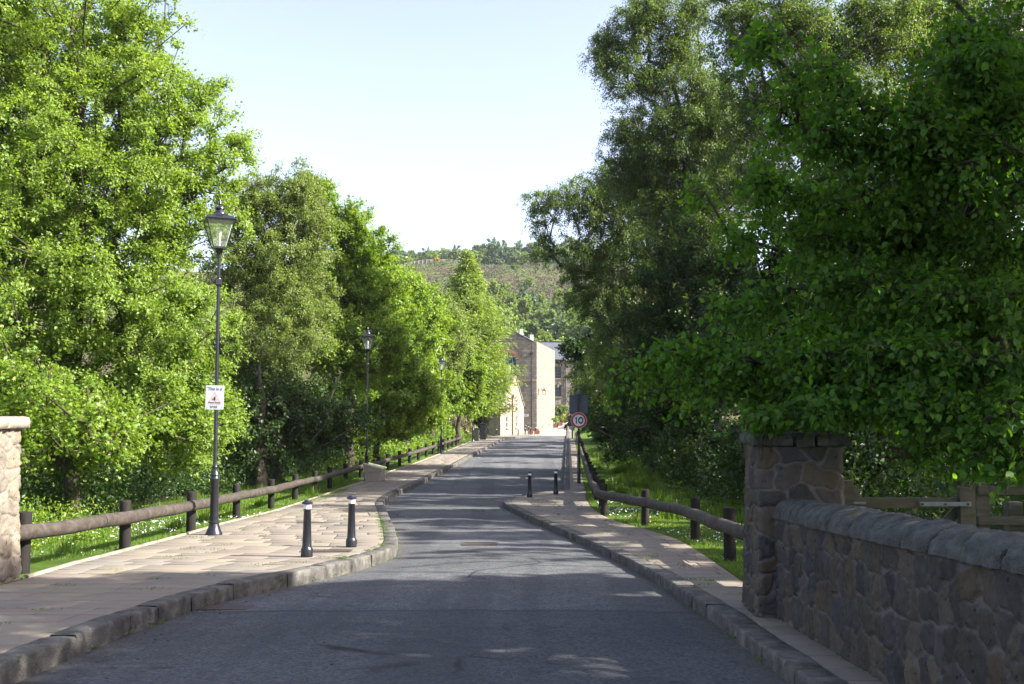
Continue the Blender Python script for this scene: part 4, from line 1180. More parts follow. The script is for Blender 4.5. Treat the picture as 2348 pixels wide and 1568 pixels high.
# low garden wall left of the house
p0 = gnd(1113, 1000, .06); p1 = gnd(1142, 999, .06)
mb = MB(); beam(mb, p0 + [0, .4, .5], np.array([p1[0], p1[1] + .4, p0[2] + .5]), .3, 1.0)
for i, f in enumerate(mb.f): mb.uv[i] = [(0, 0), (1.6, 0), (1.6, 1), (0, 1)]
mb2 = MB(); beam(mb2, p0 + [0, .4, 1.03], np.array([p1[0], p1[1] + .4, p0[2] + 1.03]), .36, .08)
e = empty('garden_wall', (0, 0, 0), 'low cream rubble garden wall between small sign post and house', 'wall')
mb.build('masonry', 'cap_light', e, smooth=0); mb2.build('coping', 'cap_light', e, smooth=0)

# planters along the mill pavement
def planter(x, y, label, s=.55):
    p = gnd(x, y, .13)
    e = empty('timber_planter', p, label, 'planter', 'square timber planters by the mill wall')
    mb = MB(); 
    for k in range(4): mb.box((0, 0, .07 + k * .13), (s - .0 * k, s, .118))
    mb.build('tub', 'planter', e, smooth=0, bevel=.006)
    mb = MB()
    for a in (-1, 1):
        for b in (-1, 1): mb.box((a * (s / 2), b * (s / 2), .28), (.07, .07, .56))
    mb.build('corner_post', 'planter', e, smooth=0)
    mb = MB(); mb.box((0, 0, .53), (s - .08, s - .08, .03)); mb.build('soil', 'joint', e, smooth=0)
    return p
PLN = [planter(1274, 980.5, 'nearest timber planter with a loose pale green shrub'), planter(1284, 976, 'second timber planter, dark, holding a round olive shrub'), planter(1292, 969.5, 'third timber planter holding a yellow shrub'), planter(1299, 964, 'farthest timber planter with the brightest yellow shrub')]
p = gnd(1222, 995, .1)
e = empty('flower_tub', p, 'low dark tub of red flowers between bollards at the mill corner', 'planter')
mb = MB(); mb.box((-.3, 0, .22), (.62, .5, .44)); mb.box((.42, .15, .2), (.6, .5, .4)); mb.build('tub', 'planter', e, smooth=0, bevel=.01)
FT = p

# ------------------------------------------------------------------ gate and post fence behind the wall
e = empty('wooden_gate', at(2085, 1160, 10.6), 'grey timber field gate with galvanised hinge strap behind the right wall', 'gate')
L = np.array(e.location)
def gb(x0, y0, x1, y1, Y, th=.06):
    a = at(x0, y1, Y); b = at(x1, y0, Y); c = (a + b) / 2 - L
    return (c[0], c[1], c[2]), (b[0] - a[0], th, b[2] - a[2])
def gpart(name, mat, dims, par=None):
    mb = MB()
    for d in dims: c, s = gb(*d); mb.box(c, s)
    return mb.build(name, mat, par or e, smooth=0, bevel=.005)
YG = 10.6
zb_ = 1300
gpart('hanging_post', 'gatewood', [(1924, 1101, 1951, zb_, YG - .08, .14)])
gpart('stile', 'gatewood', [(1952, 1115, 1966, 1290, YG, .08)])
gpart('stile', 'gatewood', [(2201, 1116, 2231, 1290, YG - .02, .08)])
tr_ = gpart('rail', 'gatewood', [(1967, 1141, 2200, 1164, YG, .06)])
gpart('rail', 'gatewood', [(1967, 1210, 2200, 1228, YG, .06)])
gpart('rail', 'gatewood', [(1967, 1262, 2200, 1280, YG, .06)])
gpart('hinge_strap', 'galv', [(2108, 1150.5, 2226, 1161, YG - .075, .012)]); gpart('latch_plate', 'galv', [(1953, 1150, 1985, 1156, YG - .06, .012)])
for x in (2115, 2168, 2220):
    mb = MB(); q = at(x, 1156, YG - .09) - L; mb.tube([q, q + [0, .02, 0]], .012, 8); mb.build('bolt', 'black', e)
for (a, b) in (((1985, 1166), (2045, 1260)), ((2195, 1168), (2110, 1260))):
    mb = MB(); beam(mb, at(*a, YG + .06) - L, at(*b, YG + .06) - L, .04, .1); mb.build('brace', 'gatewood', e, smooth=0)
e = empty('post_and_rail_fence', at(2290, 1160, 10.9), 'grey timber post and rail fence right of the field gate', 'fence')
L = np.array(e.location)
gpart('post', 'gatewood', [(2235, 1106, 2262, zb_, 10.9, .13)]); gpart('post', 'gatewood', [(2310, 1150, 2338, zb_, 11.1, .12)]); gpart('post', 'gatewood', [(2420, 1106, 2447, zb_, 10.9, .13)])
gpart('rail', 'gatewood', [(2242, 1114, 2480, 1134, 10.8, .05)]); gpart('rail', 'gatewood', [(2242, 1184, 2480, 1203, 10.8, .05)])
e = empty('gate_stub_post', at(1918, 1160, 10.2), 'split weathered post jammed between pillar and gate', 'post')
L = np.array(e.location); gpart('post', 'gatewood', [(1911, 1098, 1922, zb_, 10.2, .1)])
# ------------------------------------------------------------------ foliage
def unit(v): return v / np.maximum(np.linalg.norm(v, axis=-1, keepdims=True), 1e-9)
def leaf_geo(P, A, N, L, W, kind='r4', fold=.12, droop=.15):
    A = unit(A); S = unit(np.cross(A, N)); N = np.cross(S, A)
    L = L[:, None]; W = W[:, None]; n = len(P)
    if kind == 'r4':
        V = np.stack([P, P + A * .45 * L + S * W / 2 + N * W * fold, P + A * L - N * L * droop, P + A * .45 * L - S * W / 2 + N * W * fold], 1).reshape(-1, 3)
        b = np.arange(n)[:, None] * 4
        Fc = [np.concatenate([b + [0, 1, 2], b + [0, 2, 3]])]
    elif kind == 'o6':
        V = np.stack([P, P + A * .3 * L + S * W * .5 + N * W * fold, P + A * .72 * L + S * W * .36 + N * (W * fold - L * droop * .4), P + A * L - N * L * droop,
                      P + A * .72 * L - S * W * .36 + N * (W * fold - L * droop * .4), P + A * .3 * L - S * W * .5 + N * W * fold], 1).reshape(-1, 3)
        b = np.arange(n)[:, None] * 6
        Fc = [np.concatenate([b + [0, 1, 2, 3], b + [0, 3, 4, 5]])]
    elif kind == 'palm':   # five-lobed outline as a fan of three quads
        ang = np.array([-1.25, -.62, 0, .62, 1.25]); rad = np.array([.62, .85, 1., .85, .62])
        pts = [P]
        for i in range(5):
            if i:
                am = (ang[i] + ang[i - 1]) / 2
                pts.append(P + (A * math.cos(am) * .5 + S * math.sin(am) * .5) * L)
            pts.append(P + (A * math.cos(ang[i]) + S * math.sin(ang[i])) * L * rad[i] - N * L * (droop * rad[i] + abs(ang[i]) * .08))
        V = np.stack(pts, 1).reshape(-1, 3); b = np.arange(n)[:, None] * 10
        Fc = [np.concatenate([b + [0, 1, 2, 3][0:3] for _ in range(0)] + [b + [0, i, i + 1] for i in range(1, 9)])]
    elif kind == 'tri':
        V = np.stack([P - S * W / 2, P + S * W / 2, P + A * L - N * L * droop], 1).reshape(-1, 3)
        b = np.arange(n)[:, None] * 3; Fc = [b + [0, 1, 2]]
    return V, Fc

def jag(a, s, seed): return (vnoise(a, a * 0 + seed, s, seed) - .5)
def lit_mask(P):
    """shadow of each point on the ground; True where the photograph shows sun that must get through"""
    h = P[:, 2] - (G(P[:, 1]) + .1)
    k = h / SUN[2]
    X = P[:, 0] - k * SUN[0]; Y = P[:, 1] - k * SUN[1]
    j = (vnoise(X, Y, .9, 31) - .5) * .9; j2 = (vnoise(X, Y, 2.2, 32) - .5) * .5
    Yq = Y + j + j2
    xl = xKL(Y)
    out = np.zeros(len(P), bool)
    out |= (X < xl + .6) & (Yq > 12.4) & (Yq < 20.5) & (X > -16)
    out |= (X < -5.0) & (Yq > 12.) & (Yq < 24) & (X > -16)
    out |= (X < 2.0) & (Yq > 12.4 + .16 * np.clip(X + 3, 0, 6)) & (Yq < 15.3)
    out |= (X < 1.9) & (Yq > 15.7) & (Yq < 16.2)
    out |= (X < 2.2) & (Yq > 16.8) & (Yq < 17.3)
    out |= (X < 2.2) & (Yq > 18.0) & (Yq < 18.8)
    out |= (X > 1.8) & (X < 3.0) & ((np.abs(Yq - 11.6) < .35) | (np.abs(Yq - 13.4) < .5) | (np.abs(Yq - 24.) < 1.2))
    for (a, b) in ((20.6, 21.2), (23.6, 24.), (27.5, 28.1), (33.5, 34.2), (36.2, 36.7), (43.0, 44.), (46.5, 54.5), (58.2, 60), (64, 65.5), (70.5, 73), (79, 80.5), (88, 92), (99, 200)):
        out |= (X < 6) & (X > -7) & (Yq > a) & (Yq < b)
    # lawn on the right: broken sun
    m = (X > 2.6) & (X < 9) & (Y > 16) & (Y < 60)
    out |= m & (vnoise(X, Y * .8, .55, 77) > .63)
    return out
def thin(P, keep=.06, seed=1):
    r = np.random.default_rng(seed).random(len(P))
    return ~(lit_mask(P) & (r > keep))

def skeleton(base, top, C, seed, step=.9, trunk_r=.25):
    """greedy branching: returns nodes, parent, radius"""
    rr = np.random.default_rng(seed)
    base = np.array(base, float); top = np.array(top, float)
    n0 = max(4, int(np.linalg.norm(top - base) / .6))
    nodes = [base + (top - base) * k / n0 + np.array([rr.normal(0, .05), rr.normal(0, .05), 0]) * (k > 0) for k in range(n0 + 1)]
    par = [-1] + list(range(n0)); path = [np.linalg.norm(nodes[k] - base) for k in range(n0 + 1)]
    C = C[np.argsort(np.linalg.norm(C - (base + top) / 2, axis=1))]
    leafn = []
    hmin = base[2] + .22 * (top[2] - base[2])
    for c in C:
        NA = np.array(nodes); d = np.linalg.norm(NA - c, axis=1)
        cost = d + .25 * np.array(path) + 1.2 * np.maximum(0, NA[:, 2] - c[2]) + 5 * (NA[:, 2] < min(hmin, c[2] - .2))
        i = int(np.argmin(cost)); a = nodes[i]; dist = d[i]
        m = max(1, int(dist / step)); prev = i
        perp = rr.normal(0, 1, 3); perp[2] = abs(perp[2]) * .6
        for k in range(1, m + 1):
            t = k / m
            p = a + (c - a) * t + perp * dist * .09 * math.sin(math.pi * t) + (rr.normal(0, .03, 3) if k < m else 0)
            nodes.append(p); par.append(prev); path.append(path[prev] + dist / m); prev = len(nodes) - 1
        leafn.append(prev)
    n = len(nodes); acc = np.zeros(n); ch = np.zeros(n, int)
    for i in range(1, n): ch[par[i]] += 1
    r = np.zeros(n); 
    for i in range(n - 1, -1, -1):
        if ch[i] == 0: acc[i] = .012 ** 2.2
        r[i] = acc[i] ** (1 / 2.2)
        if par[i] >= 0: acc[par[i]] += acc[i]
    r = r / r[0] * trunk_r; r = np.maximum(r, .008)
    r[:n0 + 1] = np.maximum(r[:n0 + 1], trunk_r * (1 - .85 * np.linspace(0, 1, n0 + 1)))
    return np.array(nodes), np.array(par), r, leafn
def tubes(nodes, par, r, sides=6):
    i = np.arange(1, len(nodes)); a = nodes[par[i]]; b = nodes[i]; ra = r[par[i]]; rb = r[i]
    ra = np.minimum(ra, rb * 1.35)
    d = unit(b - a); ref = np.where(np.abs(d[:, 2:3]) > .9, [[1., 0, 0]], [[0, 0, 1.]])
    u = unit(np.cross(d, ref)); w = np.cross(u, d)
    th = np.arange(sides) * 2 * math.pi / sides
    cs = np.cos(th)[None, :, None]; sn = np.sin(th)[None, :, None]
    ext = d * (rb * .4)[:, None]
    Va = a[:, None] + (u[:, None] * cs + w[:, None] * sn) * ra[:, None, None] - ext[:, None]
    Vb = b[:, None] + (u[:, None] * cs + w[:, None] * sn) * rb[:, None, None] + ext[:, None]
    V = np.concatenate([Va, Vb], 1).reshape(-1, 3); k = np.arange(len(i))[:, None, None] * 2 * sides
    s = np.arange(sides); s2 = (s + 1) % sides
    Fc = (k + np.stack([s, s2, s2 + sides, s + sides], 1)[None]).reshape(-1, 4)
    return V, Fc

def crown_pts(blobs, n, rr, shell=.45, lumps=True, pw=.75):
    B = np.array(blobs, float)
    vol = (B[:, 3] * B[:, 4] * B[:, 5]) ** pw; pr = vol / vol.sum()
    k = rr.choice(len(B), n, p=pr); d = unit(rr.normal(0, 1, (n, 3)))
    rad = rr.random(n) ** shell
    # lumpy outline
    rad *= 1 + .22 * np.sin(d[:, 0] * 5 + k) * np.sin(d[:, 1] * 4 + k * 2) + .18 * np.sin(d[:, 2] * 7 + k * 3)
    return B[k, :3] + d * rad[:, None] * B[k, 3:6], d, k

def make_tree(name, label, base, top, blobs, leaf, ncl, nleaf, seed, trunk_r=.25, L=.08, W=.05, kind='r4', cl_r=.55, droopy=0., bark='bark', group=None, cat='tree', mask=True, shell=.45, twigs=5, sides=6, up=.35, keep=.02, floor=.15, pw=.75, cut=None):
    rr = np.random.default_rng(seed)
    C, d, k = crown_pts(blobs, ncl, rr, shell, pw=pw)
    C[:, 2] = np.maximum(C[:, 2], G(C[:, 1]) + floor + rr.random(ncl) * .5)
    if mask:
        m = thin(C, keep * 2, seed); C, d = C[m], d[m]
    nodes, par, r, ln = skeleton(base, top, C, seed + 1, trunk_r=trunk_r)
    C = nodes[ln]
    # leaf sprays: several twigs per cluster
    nc = len(C); T = twigs; per = max(1, int(nleaf / (nc * T)))
    out = unit(C - nodes[par[ln]])
    td = unit(rr.normal(0, 1, (nc, T, 3)) + out[:, None] * .7 + np.array([0, 0, up - droopy]))
    tl = cl_r * rr.uniform(.5, 1.25, (nc, T, 1))
    t = (np.arange(per) + .5) / per
    t = t[None, None, :, None] + rr.uniform(-.5 / per, .5 / per, (nc, T, per, 1))
    P = C[:, None, None] + td[:, :, None] * tl[:, :, None] * t
    P[..., 2] -= (droopy * .9 + .12) * (tl[:, :, None] * t * t)[..., 0]
    P += rr.normal(0, .035 + cl_r * .06, P.shape)
    n = nc * T * per
    ax = unit(np.broadcast_to(td[:, :, None], P.shape) * .6 + rr.normal(0, .7, P.shape) - np.array([0, 0, .25 + droopy * .8]))
    N = unit(rr.normal(0, .5, P.shape) + np.array([0, 0, .75]) + out[:, None, None] * .45 + SUN * .3)
    P = P.reshape(-1, 3); ax = ax.reshape(-1, 3); N = N.reshape(-1, 3)
    if mask:
        m = thin(P, keep, seed + 2); P, ax, N = P[m], ax[m], N[m]
    if cut is not None:
        m = cut(P); P, ax, N = P[m], ax[m], N[m]
    sz = rr.uniform(.65, 1.25, len(P))
    V, Fc = leaf_geo(P, ax, N, L * sz, W * sz, kind, droop=.12 + droopy * .1)
    e = empty(name, base, label, cat, group)
    npmesh('crown', V, Fc, leaf, parent=e, loc=e.location)
    # twigs
    a = np.repeat(C[:, None], T, 1).reshape(-1, 3); b = (C[:, None] + td * tl * .9).reshape(-1, 3); b[:, 2] -= (droopy * .9 + .12) * .8 * tl.reshape(-1)
    tw = np.concatenate([a, b]); nn = len(a)
    Vt, Ft = tubes(nodes, par, r, sides)
    tn = np.concatenate([a, b]); tp = np.concatenate([np.zeros(nn, int), np.arange(nn)])
    dd = unit(b - a); u = unit(np.cross(dd, [[.3, .2, 1.]])); w = np.cross(u, dd)
    rt = .005 + L * .02
    Vw = np.stack([a + u * rt, a - u * rt * .5 + w * rt, a - u * rt * .5 - w * rt, b], 1).reshape(-1, 3)
    kb = np.arange(nn)[:, None] * 4 + len(Vt)
    Fw = np.concatenate([kb + [0, 1, 3], kb + [1, 2, 3], kb + [2, 0, 3]])
    npmesh('trunk', Vt, [Ft], bark, parent=e, loc=e.location)
    npmesh('twigs', Vw, [Fw - len(Vt)], 'bark', parent=e, loc=e.location)
    return e
def bl(x, y, Y, rx, rz, ry=None):
    p = at(x, y, Y); return (*p, rx, ry or rx, rz)
def foot(x, Y, side, dz=-.1):
    X = (x - 1173.5) / F * Y * 1.0; return (X, Y, terr(X, Y, side) + dz)

Q = 1.0    # leaf budget factor
# left side --------------------------------------------------
LG = 'trees on the left side of the road'
make_tree('broadleaf_tree', 'huge bright green tree filling the left of the view, behind the nearest lamp', foot(150, 26, -1), at(200, 300, 25),
    [bl(60, 120, 26, 4, 3.6), bl(235, 170, 26, 2.2, 2.0), bl(-60, 350, 25, 3.5, 4), bl(370, 330, 26, 1.7, 2.2), bl(450, 240, 25.5, .9, .9), bl(500, 320, 25.5, .8, .9), bl(470, 400, 25, .9, .9), bl(535, 345, 25.5, .55, .7), bl(540, 460, 26, .5, .8), bl(250, 450, 25, 3, 2.8), bl(60, 520, 24, 3.4, 3.2), bl(400, 560, 25, 1.5, 1.9),
     bl(110, 790, 24, 3.2, 2.6), bl(330, 740, 24, 2.0, 2.2), bl(460, 760, 25, .9, 1.5), bl(280, 930, 24, 1.6, 1.3), bl(430, 900, 25, 1.0, 1.0), bl(80, 950, 23, 2.0, 1.3), bl(200, 1010, 23, 1.8, .8), bl(380, 1010, 24.5, 1.5, .8), bl(480, 960, 26, 1.0, 1.0), bl(320, 60, 26, .7, .8), bl(265, 20, 26, .6, .6)],
    'l_beam', int(3200 * Q), int(480000 * Q), 101, .3, .085, .055, 'r4', .42, group=LG, mask=False, sides=7)
make_tree('sycamore_tree', 'low drooping sycamore bough hanging over nettles behind the left pillar', foot(180, 22, -1), at(150, 950, 21.5),
    [bl(120, 960, 20.5, 1.7, .9), bl(250, 1000, 21, 1.3, .5), bl(0, 900, 20, 1.6, 1.1), bl(420, 960, 24, 1.2, .6)],
    'l_syc', 220, 16000, 102, .16, .085, .09, 'palm', .45, group=LG, mask=False, droopy=.2)
make_tree('birch_tree', 'olive green birch with fine leaves just right of the nearest lamp', foot(640, 39, -1), at(650, 470, 39),
    [bl(590, 470, 38, 1.4, 1.3), bl(680, 440, 38, 1.1, 1.1), bl(700, 520, 38, 1.2, 1.3), bl(560, 600, 38, 1.7, 2), bl(660, 620, 38, 1.9, 2.), bl(620, 780, 37, 2.0, 1.7), bl(700, 730, 38, 1.3, 1.3), bl(540, 830, 37, 1.2, 1.5)],
    'l_birch', int(1300 * Q), int(210000 * Q), 103, .22, .075, .048, 'r4', .45, .35, 'birchbark', LG, mask=False)
make_tree('sycamore_tree', 'yellow green sycamore behind the birch, above the grit bin lamp', foot(800, 46, -1), at(800, 560, 46),
    [bl(720, 450, 45, 1.1, 1.2), bl(790, 530, 45, 1.3, 1.3), bl(850, 580, 45, 1.2, 1.2), bl(760, 660, 45, 2.0, 1.8), bl(860, 690, 45, 1.7, 1.6), bl(790, 800, 43, 2.2, 1.7), bl(880, 800, 44, 1.5, 1.5)],
    'l_syc', int(1000 * Q), int(130000 * Q), 104, .25, .115, .085, 'r4', .5, group=LG, mask=False)
make_tree('sycamore_tree', 'low bright sycamore leaning over the log fence past the second lamp', foot(860, 50, -1), at(870, 900, 49),
    [bl(850, 930, 48, 1.6, 1.3), bl(930, 900, 50, 1.6, 1.5), bl(800, 980, 47, 1.2, .9), bl(960, 950, 52, 1.2, 1.1), bl(890, 980, 50, 1.2, .7)],
    'l_syc', int(600 * Q), int(70000 * Q), 105, .16, .13, .11, 'r4', .5, group=LG, mask=False)
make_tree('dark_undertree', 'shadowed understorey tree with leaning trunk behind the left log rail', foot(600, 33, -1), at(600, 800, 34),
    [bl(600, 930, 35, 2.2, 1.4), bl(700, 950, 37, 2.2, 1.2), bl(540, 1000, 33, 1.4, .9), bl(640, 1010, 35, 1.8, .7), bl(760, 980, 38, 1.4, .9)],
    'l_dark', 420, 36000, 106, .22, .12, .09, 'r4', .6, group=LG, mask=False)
make_tree('sycamore_tree', 'rounded sycamore crown between the second and third lamps', foot(930, 60, -1), at(930, 720, 60),
    [bl(900, 660, 60, 1.7, 1.6), bl(950, 720, 60, 1.9, 1.7), bl(910, 800, 58, 2.2, 2), bl(960, 850, 65, 1.9, 1.7), bl(1000, 760, 66, 1.3, 1.2), bl(985, 930, 66, 1.5, 1.3)],
    'l_syc', int(800 * Q), int(95000 * Q), 107, .25, .15, .11, 'r4', .65, group=LG, mask=False)
make_tree('broadleaf_tree', 'pale fine-leaved tree behind the third lamp, left of the larch', foot(990, 72, -1), at(1000, 720, 72),
    [bl(960, 680, 72, 1.6, 1.5), bl(1010, 720, 72, 1.6, 1.5), bl(1000, 800, 72, 2.2, 2.2), bl(1040, 780, 72, 1.3, 1.2)],
    'l_birch', int(500 * Q), int(60000 * Q), 108, .22, .13, .08, 'r4', .7, .2, group=LG, mask=False)
make_tree('sycamore_tree', 'dark green sycamore bulging over the pavement just before the larch', foot(1050, 78, -1), at(1055, 800, 78),
    [bl(1040, 800, 76, 1.6, 1.4), bl(1065, 850, 76, 1.7, 1.6), bl(1045, 910, 75, 1.8, 1.5), bl(1075, 900, 76, 1.4, 1.3), bl(1000, 880, 74, 1.4, 1.4), bl(1090, 935, 80, 1., .7)],
    'l_syc', int(700 * Q), int(80000 * Q), 109, .2, .16, .12, 'r4', .6, group=LG, mask=False)
# larch
def larch(base, h, rmax, seed, label, group=None, leaf='l_larch', n=150000):
    rr = np.random.default_rng(seed); base = np.array(base)
    e = empty('larch_tree', base, label, 'tree', group)
    nodes = [base + [0, 0, h * k / 24] for k in range(25)]; par = [-1] + list(range(24)); r = [.24 * (1 - k / 25) + .015 for k in range(25)]
    P = []; A = []
    nb = 480
    for b in range(nb):
        f = (b + rr.random()) / nb; z = h * (.17 + .83 * f); ln = min(rmax * (1 - f) ** 1.0 + .1, 3.9 if f > .3 else 4.4) * rr.uniform(.7, 1.04)
        if ln < .2: ln = .25
        th = rr.uniform(0, 2 * math.pi); o = base + [0, 0, z]; prev = min(24, int(z / h * 24)); m = 7
        for k in range(1, m + 1):
            t = k / m; hz = ln * t
            p = o + np.array([math.cos(th) * hz, math.sin(th) * hz, -ln * .32 * t + ln * .34 * t * t * t + .25 * ln * (f - .35) * t])
            nodes.append(p); par.append(prev); r.append(.035 * (1 - t) * ln / 3 + .012); prev = len(nodes) - 1
            cnt = int(n / nb / m * (ln / rmax) * 1.75) + 3
            q = p + rr.normal(0, 1, (cnt, 3)) * [.1 + .13 * ln * t, .1 + .13 * ln * t, .1]; q[:, 2] -= rr.random(cnt) * .32
            q += np.array([math.cos(th), math.sin(th), 0]) * rr.uniform(-ln / m, 0, (cnt, 1))
            P.append(q); A.append(unit(rr.normal(0, .45, (cnt, 3)) + np.array([math.cos(th) * .75, math.sin(th) * .75, -.25])))
    P = np.concatenate(P); A = np.concatenate(A); N = unit(rr.normal(0, .8, P.shape) + [0, 0, .6])
    sz = rr.uniform(.6, 1.3, len(P))
    V, Fc = leaf_geo(P, A, N, .36 * sz, .1 * sz, 'r4', 0, .1)
    npmesh('crown', V, Fc, leaf, parent=e, loc=e.location)
    Vt, Ft = tubes(np.array(nodes), np.array(par), np.array(r), 5); npmesh('trunk', Vt, [Ft], 'bark', parent=e, loc=e.location)
    return e
pz = at(1071, 1000, 96)
lar = larch((pz[0], 96, float(G(96)) + .1), 18.1, 7.6, 200, 'tall conical yellow green larch standing left of the mill gable', LG)

# right side --------------------------------------------------
RG = 'trees on the right side of the road'
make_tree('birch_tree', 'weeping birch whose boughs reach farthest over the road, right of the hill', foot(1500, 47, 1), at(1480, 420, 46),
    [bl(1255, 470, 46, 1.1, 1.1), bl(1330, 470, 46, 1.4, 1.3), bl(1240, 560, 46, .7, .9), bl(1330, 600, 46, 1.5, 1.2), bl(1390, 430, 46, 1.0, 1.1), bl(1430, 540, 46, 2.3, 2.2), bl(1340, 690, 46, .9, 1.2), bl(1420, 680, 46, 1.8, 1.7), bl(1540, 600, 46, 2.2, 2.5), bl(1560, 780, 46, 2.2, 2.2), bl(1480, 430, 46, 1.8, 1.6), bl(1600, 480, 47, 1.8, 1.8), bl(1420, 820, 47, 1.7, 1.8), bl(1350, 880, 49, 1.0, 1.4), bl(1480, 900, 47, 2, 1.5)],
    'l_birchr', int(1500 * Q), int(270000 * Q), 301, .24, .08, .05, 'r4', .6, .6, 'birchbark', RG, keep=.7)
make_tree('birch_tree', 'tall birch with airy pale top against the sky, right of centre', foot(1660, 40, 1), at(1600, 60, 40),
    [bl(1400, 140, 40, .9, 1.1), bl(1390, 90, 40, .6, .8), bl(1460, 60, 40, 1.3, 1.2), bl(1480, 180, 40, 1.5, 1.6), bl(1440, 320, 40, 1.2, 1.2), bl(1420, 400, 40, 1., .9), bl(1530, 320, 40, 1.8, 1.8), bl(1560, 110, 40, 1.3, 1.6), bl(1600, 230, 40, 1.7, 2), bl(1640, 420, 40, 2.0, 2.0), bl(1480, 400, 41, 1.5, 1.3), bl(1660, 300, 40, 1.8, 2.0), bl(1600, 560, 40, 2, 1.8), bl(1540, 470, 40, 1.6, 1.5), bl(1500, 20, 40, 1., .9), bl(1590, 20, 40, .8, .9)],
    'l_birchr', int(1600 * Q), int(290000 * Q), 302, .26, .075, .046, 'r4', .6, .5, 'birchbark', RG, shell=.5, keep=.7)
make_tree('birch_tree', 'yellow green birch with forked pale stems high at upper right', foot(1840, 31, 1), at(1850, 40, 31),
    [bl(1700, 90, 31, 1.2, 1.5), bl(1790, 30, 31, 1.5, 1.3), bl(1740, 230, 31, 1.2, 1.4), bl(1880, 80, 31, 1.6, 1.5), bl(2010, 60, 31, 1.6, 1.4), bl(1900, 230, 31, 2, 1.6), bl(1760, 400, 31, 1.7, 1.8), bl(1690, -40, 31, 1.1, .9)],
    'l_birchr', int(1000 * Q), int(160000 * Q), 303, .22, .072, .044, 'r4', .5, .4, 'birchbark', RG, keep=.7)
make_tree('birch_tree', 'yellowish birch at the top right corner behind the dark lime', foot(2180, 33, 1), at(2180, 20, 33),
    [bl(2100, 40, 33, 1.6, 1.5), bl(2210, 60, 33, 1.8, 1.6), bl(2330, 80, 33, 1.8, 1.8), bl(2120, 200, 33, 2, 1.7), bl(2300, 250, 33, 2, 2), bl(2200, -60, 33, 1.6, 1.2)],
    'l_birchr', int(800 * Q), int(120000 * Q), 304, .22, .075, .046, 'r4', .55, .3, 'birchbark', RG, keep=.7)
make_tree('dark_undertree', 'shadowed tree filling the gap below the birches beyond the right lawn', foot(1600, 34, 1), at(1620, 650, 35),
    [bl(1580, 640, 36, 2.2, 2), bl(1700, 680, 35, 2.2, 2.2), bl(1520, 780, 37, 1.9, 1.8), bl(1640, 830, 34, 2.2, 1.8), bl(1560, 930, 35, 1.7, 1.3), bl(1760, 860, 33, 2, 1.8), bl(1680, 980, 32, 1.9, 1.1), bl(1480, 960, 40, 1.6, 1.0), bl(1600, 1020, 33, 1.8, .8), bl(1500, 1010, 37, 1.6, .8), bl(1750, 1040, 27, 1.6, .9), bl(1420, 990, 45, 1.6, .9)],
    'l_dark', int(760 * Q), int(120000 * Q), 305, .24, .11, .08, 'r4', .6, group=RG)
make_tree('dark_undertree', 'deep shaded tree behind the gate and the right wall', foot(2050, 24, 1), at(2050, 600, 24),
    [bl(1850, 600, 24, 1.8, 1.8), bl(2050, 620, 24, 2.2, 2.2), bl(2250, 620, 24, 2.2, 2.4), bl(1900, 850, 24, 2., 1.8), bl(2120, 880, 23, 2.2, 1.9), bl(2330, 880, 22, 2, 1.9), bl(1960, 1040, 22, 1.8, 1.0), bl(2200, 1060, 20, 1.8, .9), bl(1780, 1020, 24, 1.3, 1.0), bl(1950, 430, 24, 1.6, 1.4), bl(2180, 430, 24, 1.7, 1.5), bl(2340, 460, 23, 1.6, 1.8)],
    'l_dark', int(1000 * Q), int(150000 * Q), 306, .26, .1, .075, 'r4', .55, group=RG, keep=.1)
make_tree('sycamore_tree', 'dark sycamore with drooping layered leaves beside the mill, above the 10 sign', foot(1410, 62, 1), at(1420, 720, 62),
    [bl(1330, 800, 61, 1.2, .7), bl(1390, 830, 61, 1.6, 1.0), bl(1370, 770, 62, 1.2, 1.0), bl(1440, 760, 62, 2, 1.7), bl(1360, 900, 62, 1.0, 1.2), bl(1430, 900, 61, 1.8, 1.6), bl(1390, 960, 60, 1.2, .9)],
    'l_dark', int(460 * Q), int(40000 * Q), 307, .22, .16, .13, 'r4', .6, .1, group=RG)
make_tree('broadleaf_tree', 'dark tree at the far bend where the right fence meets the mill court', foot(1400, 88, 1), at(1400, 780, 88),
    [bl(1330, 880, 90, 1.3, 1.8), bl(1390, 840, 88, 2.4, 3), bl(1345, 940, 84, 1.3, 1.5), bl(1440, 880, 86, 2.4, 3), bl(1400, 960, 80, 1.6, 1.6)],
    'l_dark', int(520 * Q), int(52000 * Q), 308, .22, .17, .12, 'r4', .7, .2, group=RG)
make_tree('broadleaf_tree', 'added unseen tree row beyond the gate on the right, keeping the lime in shade', (16, 14, -1.2), (16, 14, 9),  # row added out of view for the shade it throws on the lime
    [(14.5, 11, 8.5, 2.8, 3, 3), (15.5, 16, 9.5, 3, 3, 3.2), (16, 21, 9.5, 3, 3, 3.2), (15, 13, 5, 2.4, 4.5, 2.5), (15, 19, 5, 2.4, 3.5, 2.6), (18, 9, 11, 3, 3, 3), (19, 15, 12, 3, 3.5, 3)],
    'l_dark', int(700 * Q), int(80000 * Q), 313, .3, .14, .1, 'r4', .75, group=RG)
